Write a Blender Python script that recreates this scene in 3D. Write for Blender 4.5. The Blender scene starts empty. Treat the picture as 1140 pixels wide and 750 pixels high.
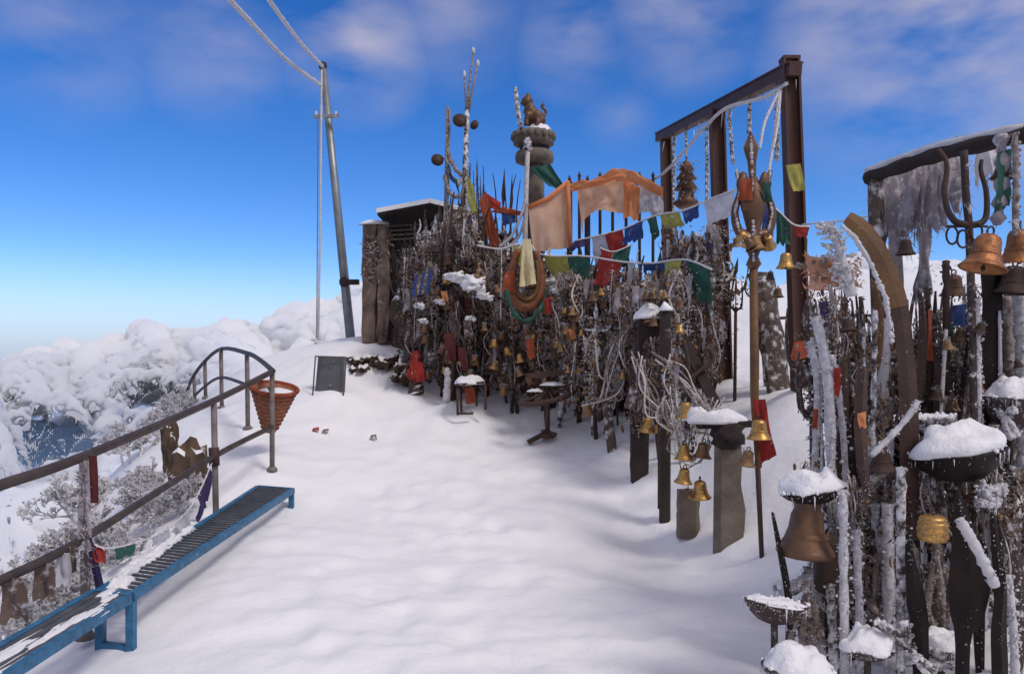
import bpy, bmesh, math, random
import numpy as np
from mathutils import Vector, Matrix, noise, Euler

R = math.radians
RND = random.Random(7)
SC = bpy.context.scene
COL = SC.collection

# ------------------------------------------------------------------ camera, sky, sun, exposure
F, CX, HY, EYE = 870.0, 570.0, 400.0, 1.65
cam = bpy.data.cameras.new('camera')
cam.sensor_width = 36.0
cam.lens = F / 1140 * 36
cam.shift_y = (HY - 375) / 1140
cam.clip_end = 60000
cam_o = bpy.data.objects.new('camera', cam)
cam_o.location = (0, 0, EYE)
cam_o.rotation_euler = (R(90), 0, 0)
COL.objects.link(cam_o)
SC.camera = cam_o

SUN_AZ, SUN_EL = R(132), R(50)          # azimuth from the view direction (+Y), positive = right
world = bpy.data.worlds.new('World')
SC.world = world
world.use_nodes = True
wn, wl = world.node_tree.nodes, world.node_tree.links
wn.clear()
w_out = wn.new('ShaderNodeOutputWorld')
w_bg = wn.new('ShaderNodeBackground')
w_sky = wn.new('ShaderNodeTexSky')
w_sky.sky_type = 'NISHITA'
w_sky.sun_disc = False
w_sky.sun_elevation = SUN_EL
w_sky.sun_rotation = SUN_AZ
w_sky.altitude = 3000
w_sky.air_density = 1.0
w_sky.dust_density = 0.15
w_sky.ozone_density = 2.0
w_bg.inputs['Strength'].default_value = 0.15
w_hs = wn.new('ShaderNodeHueSaturation')
w_hs.inputs['Saturation'].default_value = 1.36
w_hs.inputs['Hue'].default_value = 0.512
w_hs.inputs['Value'].default_value = 1.3
wl.new(w_sky.outputs[0], w_hs.inputs['Color'])
w_g = wn.new('ShaderNodeTexCoord')
w_sx = wn.new('ShaderNodeSeparateXYZ')
wl.new(w_g.outputs['Generated'], w_sx.inputs[0])
w_hr = wn.new('ShaderNodeMapRange')
w_hr.inputs[1].default_value = .13
w_hr.inputs[2].default_value = -.01
w_hr.interpolation_type = 'SMOOTHSTEP'
wl.new(w_sx.outputs['Z'], w_hr.inputs[0])
w_hm = wn.new('ShaderNodeMix')
w_hm.data_type = 'RGBA'
wl.new(w_hr.outputs[0], w_hm.inputs[0])
wl.new(w_hs.outputs[0], w_hm.inputs[6])
w_hm.inputs[7].default_value = (3.9, 4.5, 5.9, 1)
# thin high clouds: soft banks in fixed sky directions broken up by noise
w_tc = wn.new('ShaderNodeTexCoord')


def wmath(op, a, b=None, clamp=False):
    n = wn.new('ShaderNodeMath')
    n.operation = op
    n.use_clamp = clamp
    for i, v in enumerate((a, b)):
        if v is None:
            continue
        if isinstance(v, (int, float)):
            n.inputs[i].default_value = v
        else:
            wl.new(v, n.inputs[i])
    return n.outputs[0]


w_map = wn.new('ShaderNodeMapping')
w_map.inputs['Scale'].default_value = (4, 4, 9)
wl.new(w_tc.outputs['Generated'], w_map.inputs[0])
w_no = wn.new('ShaderNodeTexNoise')
w_no.inputs['Scale'].default_value = 1.6
w_no.inputs['Detail'].default_value = 5
w_no.inputs['Roughness'].default_value = 0.5
wl.new(w_map.outputs[0], w_no.inputs['Vector'])
acc = None
for (px, py, rx, amp) in [(1070, 20, .22, 1.0), (950, 5, .13, .8), (760, -5, .12, .8), (640, 40, .085, .6), (395, 45, .11, .8),
                          (240, 40, .11, .5), (500, -5, .12, .45), (60, 10, .13, .4), (690, 130, .05, .3), (1180, 90, .13, .8)]:
    dv = Vector(((px - CX) / F, 1, (HY - py) / F)).normalized()
    vm = wn.new('ShaderNodeVectorMath')
    vm.operation = 'DISTANCE'
    wl.new(w_tc.outputs['Generated'], vm.inputs[0])
    vm.inputs[1].default_value = dv
    t = wmath('MULTIPLY', wmath('SUBTRACT', 1.0, wmath('DIVIDE', vm.outputs['Value'], rx), True), amp)
    acc = t if acc is None else wmath('MAXIMUM', acc, t)
w_f = wmath('MULTIPLY', acc, wmath('MULTIPLY', wmath('SUBTRACT', w_no.outputs[0], 0.33), 3.0, True))
w_f = wmath('MULTIPLY', w_f, 1.0, True)
# unseen bright broken cloud deck overhead and behind the viewer, added for neutral fill
w_s2 = wn.new('ShaderNodeSeparateXYZ')
wl.new(w_tc.outputs['Generated'], w_s2.inputs[0])
w_up = wmath('MULTIPLY', wmath('SUBTRACT', w_s2.outputs['Z'], .46), 4.0, True)
w_bk = wmath('MULTIPLY', wmath('SUBTRACT', wmath('MULTIPLY', w_s2.outputs['Y'], -1.0), .05), 2.0, True)
w_fill_deck = wmath('MULTIPLY', wmath('MAXIMUM', w_up, w_bk), wmath('MULTIPLY', w_no.outputs[0], 1.7, True), True)
w_mix = wn.new('ShaderNodeMix')
w_mix.data_type = 'RGBA'
wl.new(w_f, w_mix.inputs[0])
wl.new(w_hm.outputs[2], w_mix.inputs[6])
w_mix.inputs[7].default_value = (4.7, 4.3, 4.9, 1)
w_mx2 = wn.new('ShaderNodeMix')
w_mx2.data_type = 'RGBA'
wl.new(w_fill_deck, w_mx2.inputs[0])
wl.new(w_mix.outputs[2], w_mx2.inputs[6])
w_mx2.inputs[7].default_value = (4.7, 4.4, 4.8, 1)
wl.new(w_mx2.outputs[2], w_bg.inputs['Color'])
wl.new(w_bg.outputs[0], w_out.inputs['Surface'])

sun = bpy.data.lights.new('sun', 'SUN')
sun.energy = 2.1
sun.angle = R(15)
sun.color = (1.0, 0.95, 0.88)
sun_o = bpy.data.objects.new('sun', sun)
sd = Vector((math.sin(SUN_AZ) * math.cos(SUN_EL), math.cos(SUN_AZ) * math.cos(SUN_EL), math.sin(SUN_EL)))
sun_o.rotation_euler = sd.to_track_quat('Z', 'Y').to_euler()
sun_o.location = sd * 60
COL.objects.link(sun_o)
SC.view_settings.view_transform = 'Standard'
SC.view_settings.look = 'None'
SC.view_settings.gamma = 1
SC.view_settings.exposure = -0.24
SC.cycles.max_bounces = 6
SC.cycles.diffuse_bounces = 3
SC.cycles.volume_bounces = 24
SC.cycles.max_bounces = 24


def P(px, py, d):
    """point of the place seen at pixel (px, py) of the photograph, d metres in front of the camera"""
    return Vector(((px - CX) / F * d, d, EYE - (py - HY) / F * d))


# ------------------------------------------------------------------ materials
MATS = {}


def mat(name, base, base2=None, rough=.6, metal=0.0, scale=8.0, frost=0.0, fscale=14.0, snowtop=0.0, bump=.25, bscale=None, transl=0.0, spec=.4):
    """procedural material: two tones of the thing's own colour, rime patches, rime or snow settled on what faces up"""
    m = bpy.data.materials.new(name)
    m.use_nodes = True
    nt = m.node_tree
    n, l = nt.nodes, nt.links
    b = n['Principled BSDF']
    tc = n.new('ShaderNodeTexCoord')

    def nz(sc, det=5, ro=.6):
        t = n.new('ShaderNodeTexNoise')
        t.inputs['Scale'].default_value = sc
        t.inputs['Detail'].default_value = det
        t.inputs['Roughness'].default_value = ro
        l.new(tc.outputs['Object'], t.inputs['Vector'])
        return t

    def ramp(src, lo, hi):
        r = n.new('ShaderNodeMapRange')
        r.inputs[1].default_value = lo
        r.inputs[2].default_value = hi
        r.clamp = True
        l.new(src, r.inputs[0])
        return r.outputs[0]

    def mix(fac, a, c):
        x = n.new('ShaderNodeMix')
        x.data_type = 'RGBA'
        l.new(fac, x.inputs[0])
        for i, v in ((6, a), (7, c)):
            if isinstance(v, tuple):
                x.inputs[i].default_value = (*v, 1)
            else:
                l.new(v, x.inputs[i])
        return x.outputs[2]
    n1 = nz(scale)
    col = mix(ramp(n1.outputs[0], .35, .65), base, base2 or tuple(c * .6 for c in base))
    fac = None
    if frost > 0:
        n2 = nz(fscale, 4, .65)
        th = .72 - frost * .5
        fac = ramp(n2.outputs[0], th, th + .17)
    if snowtop > 0:
        g = n.new('ShaderNodeNewGeometry')
        s = n.new('ShaderNodeSeparateXYZ')
        l.new(g.outputs['Normal'], s.inputs[0])
        n3 = nz(fscale * .6, 3)
        a = n.new('ShaderNodeMath')
        a.operation = 'MULTIPLY_ADD'
        l.new(n3.outputs[0], a.inputs[0])
        a.inputs[1].default_value = .9
        l.new(s.outputs['Z'], a.inputs[2])
        f2 = ramp(a.outputs[0], 1.25 - snowtop, 1.4 - snowtop)
        if fac is None:
            fac = f2
        else:
            mx = n.new('ShaderNodeMath')
            mx.operation = 'MAXIMUM'
            l.new(fac, mx.inputs[0])
            l.new(f2, mx.inputs[1])
            fac = mx.outputs[0]
    if fac is not None:
        col = mix(fac, col, (.74, .72, .73) if not snowtop else (.82, .80, .81))
        if metal > 0:
            inv = n.new('ShaderNodeMath')
            inv.operation = 'MULTIPLY_ADD'
            l.new(fac, inv.inputs[0])
            inv.inputs[1].default_value = -metal
            inv.inputs[2].default_value = metal
            l.new(inv.outputs[0], b.inputs['Metallic'])
    elif metal > 0:
        b.inputs['Metallic'].default_value = metal
    l.new(col, b.inputs['Base Color'])
    r2 = n.new('ShaderNodeMapRange')
    l.new(n1.outputs[0], r2.inputs[0])
    r2.inputs[3].default_value = rough - .12
    r2.inputs[4].default_value = min(1, rough + .15)
    l.new(r2.outputs[0], b.inputs['Roughness'])
    b.inputs['Specular IOR Level'].default_value = spec
    if bump > 0:
        bn = n.new('ShaderNodeBump')
        bn.inputs['Strength'].default_value = bump
        bn.inputs['Distance'].default_value = .02
        nb = nz(bscale or scale * 3, 6, .65)
        l.new(nb.outputs[0], bn.inputs['Height'])
        l.new(bn.outputs[0], b.inputs['Normal'])
    if transl > 0:
        out = n['Material Output']
        tr = n.new('ShaderNodeBsdfTranslucent')
        l.new(col, tr.inputs['Color'])
        ms = n.new('ShaderNodeMixShader')
        ms.inputs[0].default_value = transl
        l.new(b.outputs[0], ms.inputs[1])
        l.new(tr.outputs[0], ms.inputs[2])
        l.new(ms.outputs[0], out.inputs['Surface'])
    MATS[name] = m
    return m


M_SNOW = mat('snow', (.87, .855, .87), (.83, .815, .835), rough=.6, scale=1.2, bump=.55, bscale=11, spec=.25)
M_SNOWCAP = mat('snow_cap', (.87, .85, .86), (.83, .81, .82), rough=.6, scale=6, bump=.7, bscale=30, spec=.25)
M_FROST = mat('hoarfrost', (.78, .76, .77), (.62, .59, .60), rough=.6, scale=14, bump=.4, bscale=60, transl=.2)
M_FROSTG = mat('grey_rime', (.36, .30, .265), (.16, .115, .095), rough=.7, scale=22, bump=.5, bscale=60, frost=.30, fscale=20)
M_RIME = mat('beige_rime', (.70, .65, .62), (.48, .42, .38), rough=.7, scale=22, bump=.5, bscale=60, frost=.3, fscale=18)
M_ICE = mat('ice_glaze', (.62, .60, .63), (.40, .37, .38), rough=.28, scale=26, bump=.7, bscale=45, frost=.45, fscale=34, spec=.6)
M_IRON = mat('rusty_iron', (.035, .022, .018), (.075, .035, .022), rough=.62, scale=16, bump=.3)
M_IRONF = mat('frosted_iron', (.03, .021, .02), (.06, .032, .024), rough=.6, scale=16, frost=.32, fscale=24, bump=.5)
M_IRONX = mat('rimed_iron', (.04, .03, .028), (.08, .05, .04), rough=.65, scale=16, frost=.62, fscale=20, bump=.6)
M_BLADE = mat('blackened_blade', (.012, .008, .008), (.02, .013, .011), rough=.5, scale=6, frost=.06, fscale=40, bump=.3, spec=.15)
M_RUST = mat('brown_rust', (.20, .095, .03), (.10, .045, .02), rough=.6, scale=5, bump=.35, bscale=40)
M_RUSTD = mat('dark_brown_rust', (.07, .034, .022), (.035, .018, .013), rough=.62, scale=5, bump=.35, bscale=40, frost=.08, fscale=20)
M_RUSTL = mat('rusty_metal_leaf', (.12, .058, .036), (.05, .028, .022), rough=.6, scale=9, bump=.35, bscale=40, frost=.16, fscale=20)
M_SWORD = mat('stained_sword_rust', (.19, .095, .03), (.075, .037, .02), rough=.55, scale=1.7, bump=.35, bscale=40, frost=.05, fscale=30)
M_GATE = mat('gate_steel', (.055, .02, .015), (.085, .034, .022), rough=.6, scale=3.5, bump=.2, bscale=30)
M_GATEB = mat('gate_beam_steel', (.055, .02, .015), (.085, .034, .022), rough=.6, scale=3.5, bump=.2, bscale=30, snowtop=.3)
M_BRASS = mat('brass', (.64, .38, .12), (.34, .18, .07), rough=.42, metal=.8, scale=16, bump=.12, bscale=40)
M_BRASSF = mat('frosted_brass', (.36, .21, .09), (.16, .09, .05), rough=.5, metal=.7, scale=20, frost=.22, fscale=22, bump=.3)
M_BRONZE = mat('dark_bronze', (.20, .10, .05), (.10, .055, .035), rough=.48, metal=.4, scale=8, bump=.25, bscale=30)
M_COPPER = mat('copper', (.46, .19, .07), (.20, .085, .04), rough=.48, metal=.6, scale=7, bump=.25)
M_WOOD = mat('weathered_wood', (.085, .055, .042), (.045, .03, .025), rough=.8, scale=5, bump=.6, bscale=24, frost=.12, fscale=10)
M_WOODD = mat('dark_wood', (.038, .024, .02), (.022, .015, .013), rough=.8, scale=6, bump=.6, bscale=24, frost=.06, fscale=12)
M_WOODF = mat('frosted_wood', (.11, .075, .06), (.06, .04, .032), rough=.8, scale=7, bump=.6, bscale=20, frost=.4, fscale=9)
M_STONE = mat('weathered_stone', (.20, .16, .125), (.11, .085, .065), rough=.85, scale=5, bump=.7, bscale=14, frost=.1, fscale=7)
M_STONEP = mat('pillar_stone', (.24, .17, .13), (.09, .06, .045), rough=.85, scale=3.5, bump=1.0, bscale=8, frost=.2, fscale=5)
M_ROCK = mat('dark_rock', (.045, .03, .025), (.09, .06, .045), rough=.9, scale=2.5, bump=.8, bscale=7, snowtop=.42, fscale=3)
M_ROCKB = mat('brown_rock', (.13, .08, .05), (.06, .04, .03), rough=.9, scale=4, bump=.8, bscale=12, snowtop=.35, fscale=6)
M_PLAQUE = mat('grey_metal_sheet', (.13, .13, .135), (.095, .095, .1), rough=.55, metal=.3, scale=4, bump=.2)
M_BENCH = mat('blue_paint', (.035, .17, .32), (.022, .09, .17), rough=.5, scale=14, bump=.35, bscale=60, frost=.16, fscale=9)
M_SLAT = mat('slat_metal', (.10, .095, .10), (.05, .06, .075), rough=.55, scale=8, bump=.2, frost=.1, fscale=18)
M_RAIL = mat('railing_pipe', (.085, .06, .052), (.05, .038, .035), rough=.55, metal=.2, scale=7, bump=.3, frost=.06, fscale=20)
M_RAILP = mat('railing_post_pipe', (.22, .19, .18), (.13, .10, .09), rough=.6, scale=8, bump=.3, frost=.1, fscale=14)
M_POLE = mat('galvanised_steel', (.32, .33, .33), (.22, .24, .24), rough=.45, metal=.6, scale=5, bump=.15, frost=.06, fscale=10)
M_BASKET = mat('woven_basket', (.42, .15, .07), (.20, .08, .045), rough=.7, scale=30, bump=.5, frost=.1, fscale=22)
M_ROPE = mat('white_rope', (.74, .72, .72), (.58, .54, .55), rough=.8, scale=30, bump=.4, bscale=80)
M_LEATHER = mat('orange_brown_hide', (.26, .085, .03), (.13, .045, .022), rough=.6, scale=8, bump=.3, frost=.1, fscale=14)
M_CREAM = mat('cream_cloth', (.66, .58, .36), (.56, .46, .26), rough=.85, scale=12, bump=.3)
M_RIB = mat('frost_stiff_cloth', (.40, .35, .37), (.27, .23, .25), rough=.85, scale=9, bump=.7, bscale=30, frost=.42, fscale=14, transl=.15)
M_TWIG = mat('rimed_twig', (.78, .77, .79), (.55, .50, .47), rough=.8, scale=20, bump=.3, frost=.6, fscale=12)
M_VALLEY = mat('haze_blue_valley', (.045, .12, .24), (.06, .14, .27), rough=.95, scale=.004, bump=0)  # blue of distant air haze painted into the forest's base colour


def cloth_mat(name, c, fr=.2, tr=.3):
    return mat(name, c, tuple(x * .7 for x in c), rough=.85, scale=9, bump=.25, bscale=30, frost=fr, fscale=12, transl=tr)


CL = {
    'blue': cloth_mat('blue_cloth', (.04, .08, .25)), 'yellow': cloth_mat('yellow_cloth', (.48, .44, .11)),
    'green': cloth_mat('green_cloth', (.04, .13, .095)), 'red': cloth_mat('red_cloth', (.44, .045, .035)),
    'white': cloth_mat('white_cloth', (.66, .64, .67)), 'purple': cloth_mat('purple_cloth', (.075, .055, .14)),
    'orange': mat('orange_cloth', (.86, .40, .18), (.80, .30, .12), rough=.85, scale=5, bump=.3, bscale=30, transl=.45), 'beige': mat('peach_cloth', (.86, .60, .44), (.80, .46, .28), rough=.85, scale=3.5, bump=.3, bscale=30, transl=.5),
    'rust': cloth_mat('rust_red_cloth', (.42, .09, .04)), 'brown': cloth_mat('brown_cloth', (.17, .115, .09), .42),
    'olive': cloth_mat('olive_cloth', (.42, .40, .10)), 'maroon': cloth_mat('maroon_cloth', (.14, .03, .03), .2),
}


# ------------------------------------------------------------------ mesh builder
class MB:
    def __init__(s):
        s.v, s.f, s.sm = [], [], []

    def add(s, vs, fs, smooth=True):
        o = len(s.v)
        s.v.extend([tuple(x) for x in vs])
        for f in fs:
            s.f.append(tuple(i + o for i in f))
            s.sm.append(smooth)

    def tube(s, pts, r, n=7, cap=True, smooth=True, flat=None):
        pts = [Vector(p) for p in pts]
        k = len(pts)
        rs = list(r) if isinstance(r, (list, tuple)) else [r] * k
        t0 = (pts[1] - pts[0]).normalized()
        up = Vector((0, 0, 1)) if abs(t0.z) < .9 else Vector((0, 1, 0))
        x = t0.cross(up).normalized()
        vs, fs = [], []
        for i in range(k):
            t = (pts[min(i + 1, k - 1)] - pts[max(i - 1, 0)])
            t = t.normalized() if t.length > 1e-9 else t0
            x = (x - t * x.dot(t))
            x = x.normalized() if x.length > 1e-6 else t.orthogonal().normalized()
            y = t.cross(x)
            for j in range(n):
                a = 2 * math.pi * j / n
                vs.append(pts[i] + (x * math.cos(a) + y * math.sin(a) * (flat or 1)) * rs[i])
        for i in range(k - 1):
            for j in range(n):
                a, b = i * n + j, i * n + (j + 1) % n
                fs.append((a, b, b + n, a + n))
        if cap:
            fs.append(tuple(range(n - 1, -1, -1)))
            fs.append(tuple((k - 1) * n + j for j in range(n)))
        s.add(vs, fs, smooth)
        return s

    def lathe(s, prof, o=(0, 0, 0), M=None, n=16, smooth=True, cap0=False, cap1=False, wob=0, seed=0):
        o = Vector(o)
        vs, fs = [], []
        k = len(prof)
        for (r, z) in prof:
            for j in range(n):
                a = 2 * math.pi * j / n
                rr = r
                if wob:
                    rr = r * (1 + wob * noise.noise(Vector((math.cos(a) * 2 + seed, math.sin(a) * 2, z * 6))))
                p = Vector((rr * math.cos(a), rr * math.sin(a), z))
                if M is not None:
                    p = M @ p
                vs.append(p + o)
        for i in range(k - 1):
            for j in range(n):
                a, b = i * n + j, i * n + (j + 1) % n
                fs.append((a, b, b + n, a + n))
        if cap0:
            fs.append(tuple(range(n - 1, -1, -1)))
        if cap1:
            fs.append(tuple((k - 1) * n + j for j in range(n)))
        s.add(vs, fs, smooth)
        return s

    def box(s, c, size, M=None):
        c = Vector(c)
        hx, hy, hz = size[0] / 2, size[1] / 2, size[2] / 2
        vs = []
        for x in (-hx, hx):
            for y in (-hy, hy):
                for z in (-hz, hz):
                    p = Vector((x, y, z))
                    vs.append(c + (M @ p if M is not None else p))
        s.add(vs, [(0, 1, 3, 2), (4, 6, 7, 5), (0, 4, 5, 1), (2, 3, 7, 6), (0, 2, 6, 4), (1, 5, 7, 3)], False)
        return s

    def beam(s, a, b, w, h, up=(0, 0, 1)):
        a, b = Vector(a), Vector(b)
        t = (b - a).normalized()
        x = t.cross(Vector(up))
        if x.length < 1e-4:
            x = t.orthogonal()
        x.normalize()
        y = x.cross(t)
        vs = []
        for p in (a, b):
            for (i, j) in ((-1, -1), (1, -1), (1, 1), (-1, 1)):
                vs.append(p + x * i * w / 2 + y * j * h / 2)
        s.add(vs, [(3, 2, 1, 0), (4, 5, 6, 7), (0, 1, 5, 4), (1, 2, 6, 5), (2, 3, 7, 6), (3, 0, 4, 7)], False)
        return s

    def roughpost(s, pts, w, h, seed=0, amp=.12, n=9):
        """hewn timber or stone: rounded section, uneven sides"""
        pts = [Vector(p) for p in pts]
        k = 10
        path = []
        for i in range(k + 1):
            t = i / k * (len(pts) - 1)
            j = min(int(t), len(pts) - 2)
            path.append(pts[j].lerp(pts[j + 1], t - j))
        vs, fs = [], []
        for i, p in enumerate(path):
            for j in range(n):
                a = 2 * math.pi * (j + .5) / n
                ca, sa = math.cos(a), math.sin(a)
                q = (abs(ca) ** 4 + abs(sa) ** 4) ** -.25
                e = 1 + amp * noise.noise(Vector((ca * 1.7 + seed * 9.1, sa * 1.7, i * .55 + seed)))
                vs.append(p + Vector((ca * q * w / 2 * e, sa * q * h / 2 * e, 0)))
        for i in range(k):
            for j in range(n):
                a, b = i * n + j, i * n + (j + 1) % n
                fs.append((a, b, b + n, a + n))
        fs.append(tuple(range(n - 1, -1, -1)))
        fs.append(tuple(k * n + j for j in range(n)))
        s.add(vs, fs, False)
        return s

    def prism(s, outline, o, u, v, th):
        """closed outline (2D) in the plane o + x u + y v, th thick, with bevelled rim"""
        o, u, v = Vector(o), Vector(u), Vector(v)
        w = u.cross(v).normalized()
        k = len(outline)
        cx = sum(p[0] for p in outline) / k
        cy = sum(p[1] for p in outline) / k
        vs = []
        for (sc, off) in ((.0, -.5), (1.0, 0), (.0, .5)):
            for (x, y) in outline:
                xx, yy = (x, y) if sc else (cx + (x - cx) * .72, cy + (y - cy) * .97)
                vs.append(o + u * xx + v * yy + w * off * th)
        fs = [tuple(range(k - 1, -1, -1)), tuple(2 * k + i for i in range(k))]
        for i in range(k):
            j = (i + 1) % k
            fs.append((i, j, k + j, k + i))
            fs.append((k + i, k + j, 2 * k + j, 2 * k + i))
        s.add(vs, fs, False)
        return s

    def blade(s, cl, widths, th, side=None):
        """a flat blade along a centre line of 3D points in a plane facing the viewer; ground edges"""
        cl = [Vector(p) for p in cl]
        k = len(cl)
        vs, fs = [], []
        nrm = Vector((0, 1, 0)) if side is None else Vector(side)
        for i in range(k):
            t = (cl[min(i + 1, k - 1)] - cl[max(i - 1, 0)]).normalized()
            x = t.cross(nrm).normalized()
            w = widths[i] / 2
            hh = th / 2 * min(1, widths[i] / max(widths) + .25)
            vs += [cl[i] - x * w, cl[i] - nrm * hh, cl[i] + x * w, cl[i] + nrm * hh]
        for i in range(k - 1):
            for j in range(4):
                a, b = i * 4 + j, i * 4 + (j + 1) % 4
                fs.append((a, b, b + 4, a + 4))
        fs.append((3, 2, 1, 0))
        e = (k - 1) * 4
        fs.append((e, e + 1, e + 2, e + 3))
        s.add(vs, fs, False)
        return s

    def dome(s, c, rx, ry, h, seed=0, amp=.12, n=20, rings=7, M=None):
        c = Vector(c)
        vs, fs = [], []
        for i in range(rings + 1):
            t = i / rings * math.pi / 2
            for j in range(n):
                a = 2 * math.pi * j / n
                e = 1 + amp * noise.noise(Vector((math.cos(a) * 1.5 + seed * 3.7, math.sin(a) * 1.5, t)))
                hz = 1 + amp * 1.5 * noise.noise(Vector((math.cos(a) * math.cos(t) * 2.2, math.sin(a) * math.cos(t) * 2.2, seed * 5.1))) + amp * .7 * noise.noise(Vector((math.cos(a) * math.cos(t) * 5, math.sin(a) * math.cos(t) * 5, seed * 2.3)))
                p = Vector((rx * math.cos(t) ** .8 * math.cos(a) * e, ry * math.cos(t) ** .8 * math.sin(a) * e, h * math.sin(t) * hz))
                vs.append(c + (M @ p if M is not None else p))
        for i in range(rings):
            for j in range(n):
                a, b = i * n + j, i * n + (j + 1) % n
                fs.append((a, b, b + n, a + n))
        fs.append(tuple(range(n - 1, -1, -1)))
        s.add(vs, fs, True)
        return s

    def blob(s, c, rx, ry, rz, seed=0, amp=.2, sub=2, fs=1.6, smooth=True):
        vs, fc = ICO[sub]
        c = Vector(c)
        out = []
        for v in vs:
            e = 1 + amp * noise.noise(v * fs + Vector((seed * 7.3, seed * 1.9, 0))) + amp * .5 * noise.noise(v * fs * 2.6 + Vector((seed, 3, 1)))
            out.append(c + Vector((v.x * rx * e, v.y * ry * e, v.z * rz * e)))
        s.add(out, fc, smooth)
        return s

    def spikes(s, pts, cnt, ln, r0=0, rnd=None, bias=(0, 0, 0), w=.3):
        """rime feathers standing off the points"""
        rnd = rnd or RND
        bias = Vector(bias)
        for _ in range(cnt):
            p = Vector(rnd.choice(pts)) if not callable(pts) else pts(rnd)
            d = Vector((rnd.gauss(0, 1), rnd.gauss(0, 1), rnd.gauss(0, 1))) + bias
            if d.length < .01:
                continue
            d.normalize()
            L = ln * rnd.uniform(.35, 1)
            x = d.orthogonal().normalized()
            y = d.cross(x)
            ww = L * w * .62 * rnd.uniform(.6, 1.2)
            b = p + d * r0
            s.add([b + x * ww, b - x * ww * .5 + y * ww * .86, b - x * ww * .5 - y * ww * .86, b + d * L],
                  [(0, 1, 3), (1, 2, 3), (2, 0, 3)], False)
        return s


def _lumps(s, pts, cnt, size, rnd=None):
    """granular crust of rime: small uneven knobs"""
    rnd = rnd or RND
    vs, fc = ICO[1]
    for _ in range(cnt):
        p = pts(rnd) if callable(pts) else Vector(rnd.choice(pts))
        a = size * rnd.uniform(.35, 1) ** 1.5
        k = [rnd.uniform(.7, 1.3) for _ in range(3)]
        s.add([p + Vector((v.x * a * k[0] * rnd.uniform(.75, 1.25), v.y * a * k[1], v.z * a * k[2] * rnd.uniform(.75, 1.25))) for v in vs], fc, True)
    return s


MB.lumps = _lumps


def ico(sub):
    bm = bmesh.new()
    bmesh.ops.create_icosphere(bm, subdivisions=sub, radius=1)
    vs = [v.co.copy() for v in bm.verts]
    fs = [tuple(v.index for v in f.verts) for f in bm.faces]
    bm.free()
    return vs, fs


ICO = {1: ico(1), 2: ico(2), 3: ico(3)}
ORG = {}


def clean(name):
    return name


def tag(o, label=None, cat=None, group=None, kind=None):
    if label:
        o['label'] = label
    if cat:
        o['category'] = cat
        if not kind:
            o['kind'] = 'thing'
    if group:
        o['group'] = group
    if kind:
        o['kind'] = kind
    return o


def thing(name, label, cat, loc=(0, 0, 0), group=None):
    o = bpy.data.objects.new(name, None)
    o.empty_display_size = .1
    COL.objects.link(o)
    o.location = loc
    ORG[o] = Vector(loc)
    return tag(o, label, cat, group)


def part(name, mb, m, parent=None, label=None, kind=None):
    me = bpy.data.meshes.new(name)
    org = ORG.get(parent, Vector((0, 0, 0))) if parent else Vector((0, 0, 0))
    vs = [(x - org.x, y - org.y, z - org.z) for (x, y, z) in mb.v]
    me.from_pydata(vs, [], mb.f)
    me.polygons.foreach_set('use_smooth', mb.sm)
    me.materials.append(m)
    me.update()
    o = bpy.data.objects.new(name, me)
    COL.objects.link(o)
    if parent:
        o.parent = parent
        ORG[o] = org
    return tag(o, label, None, None, kind)


def single(name, mb, m, label, cat, loc=None, group=None, kind=None):
    """a thing that is one mesh, its origin at loc"""
    loc = Vector(loc) if loc is not None else Vector(mb.v[0])
    me = bpy.data.meshes.new(name)
    me.from_pydata([(x - loc.x, y - loc.y, z - loc.z) for (x, y, z) in mb.v], [], mb.f)
    me.polygons.foreach_set('use_smooth', mb.sm)
    me.materials.append(m)
    me.update()
    o = bpy.data.objects.new(name, me)
    o.location = loc
    COL.objects.link(o)
    ORG[o] = loc
    return tag(o, label, cat, group, kind)


def copy_tree(o, parent=None):
    c = o.copy()
    COL.objects.link(c)
    if parent:
        c.parent = parent
    for ch in o.children:
        copy_tree(ch, c)
    return c


USED = set()


def place(proto, loc, scale=1.0, rot=(0, 0, 0), label=None, group=None):
    """the first time the prototype itself, after that copies of it with its parts"""
    o = proto
    if proto in USED:
        o = copy_tree(proto)
        if not group and 'group' in o:
            del o['group']
    USED.add(proto)
    o.location = loc
    o.rotation_euler = rot
    o.scale = (scale, scale, scale) if isinstance(scale, (int, float)) else scale
    if label:
        o['label'] = label
    if group:
        o['group'] = group
    return o


def lerp(a, b, t):
    return a + (b - a) * t


def polyline(pts, n):
    """resample a list of vectors along a smooth Catmull-Rom curve"""
    pts = [Vector(p) for p in pts]
    if len(pts) == 2:
        return [pts[0].lerp(pts[1], i / n) for i in range(n + 1)]
    out = []
    k = len(pts) - 1
    for i in range(n + 1):
        t = i / n * k
        j = min(int(t), k - 1)
        u = t - j
        p0, p1, p2, p3 = pts[max(j - 1, 0)], pts[j], pts[j + 1], pts[min(j + 2, k)]
        out.append(.5 * ((2 * p1) + (p2 - p0) * u + (2 * p0 - 5 * p1 + 4 * p2 - p3) * u * u + (3 * p1 - p0 - 3 * p2 + p3) * u ** 3))
    return out


def PP(lst, d=None):
    return [P(a[0], a[1], a[2] if len(a) > 2 else d) for a in lst]


def pw(px, d):
    """metres spanned by px pixels at distance d"""
    return px / F * d


def along(pts):
    pts = [Vector(p) for p in pts]

    def f(r):
        i = r.randrange(len(pts) - 1)
        return pts[i].lerp(pts[i + 1], r.random())
    return f


def within(lo, hi):
    def f(r):
        return Vector((r.uniform(lo[0], hi[0]), r.uniform(lo[1], hi[1]), r.uniform(lo[2], hi[2])))
    return f


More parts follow.
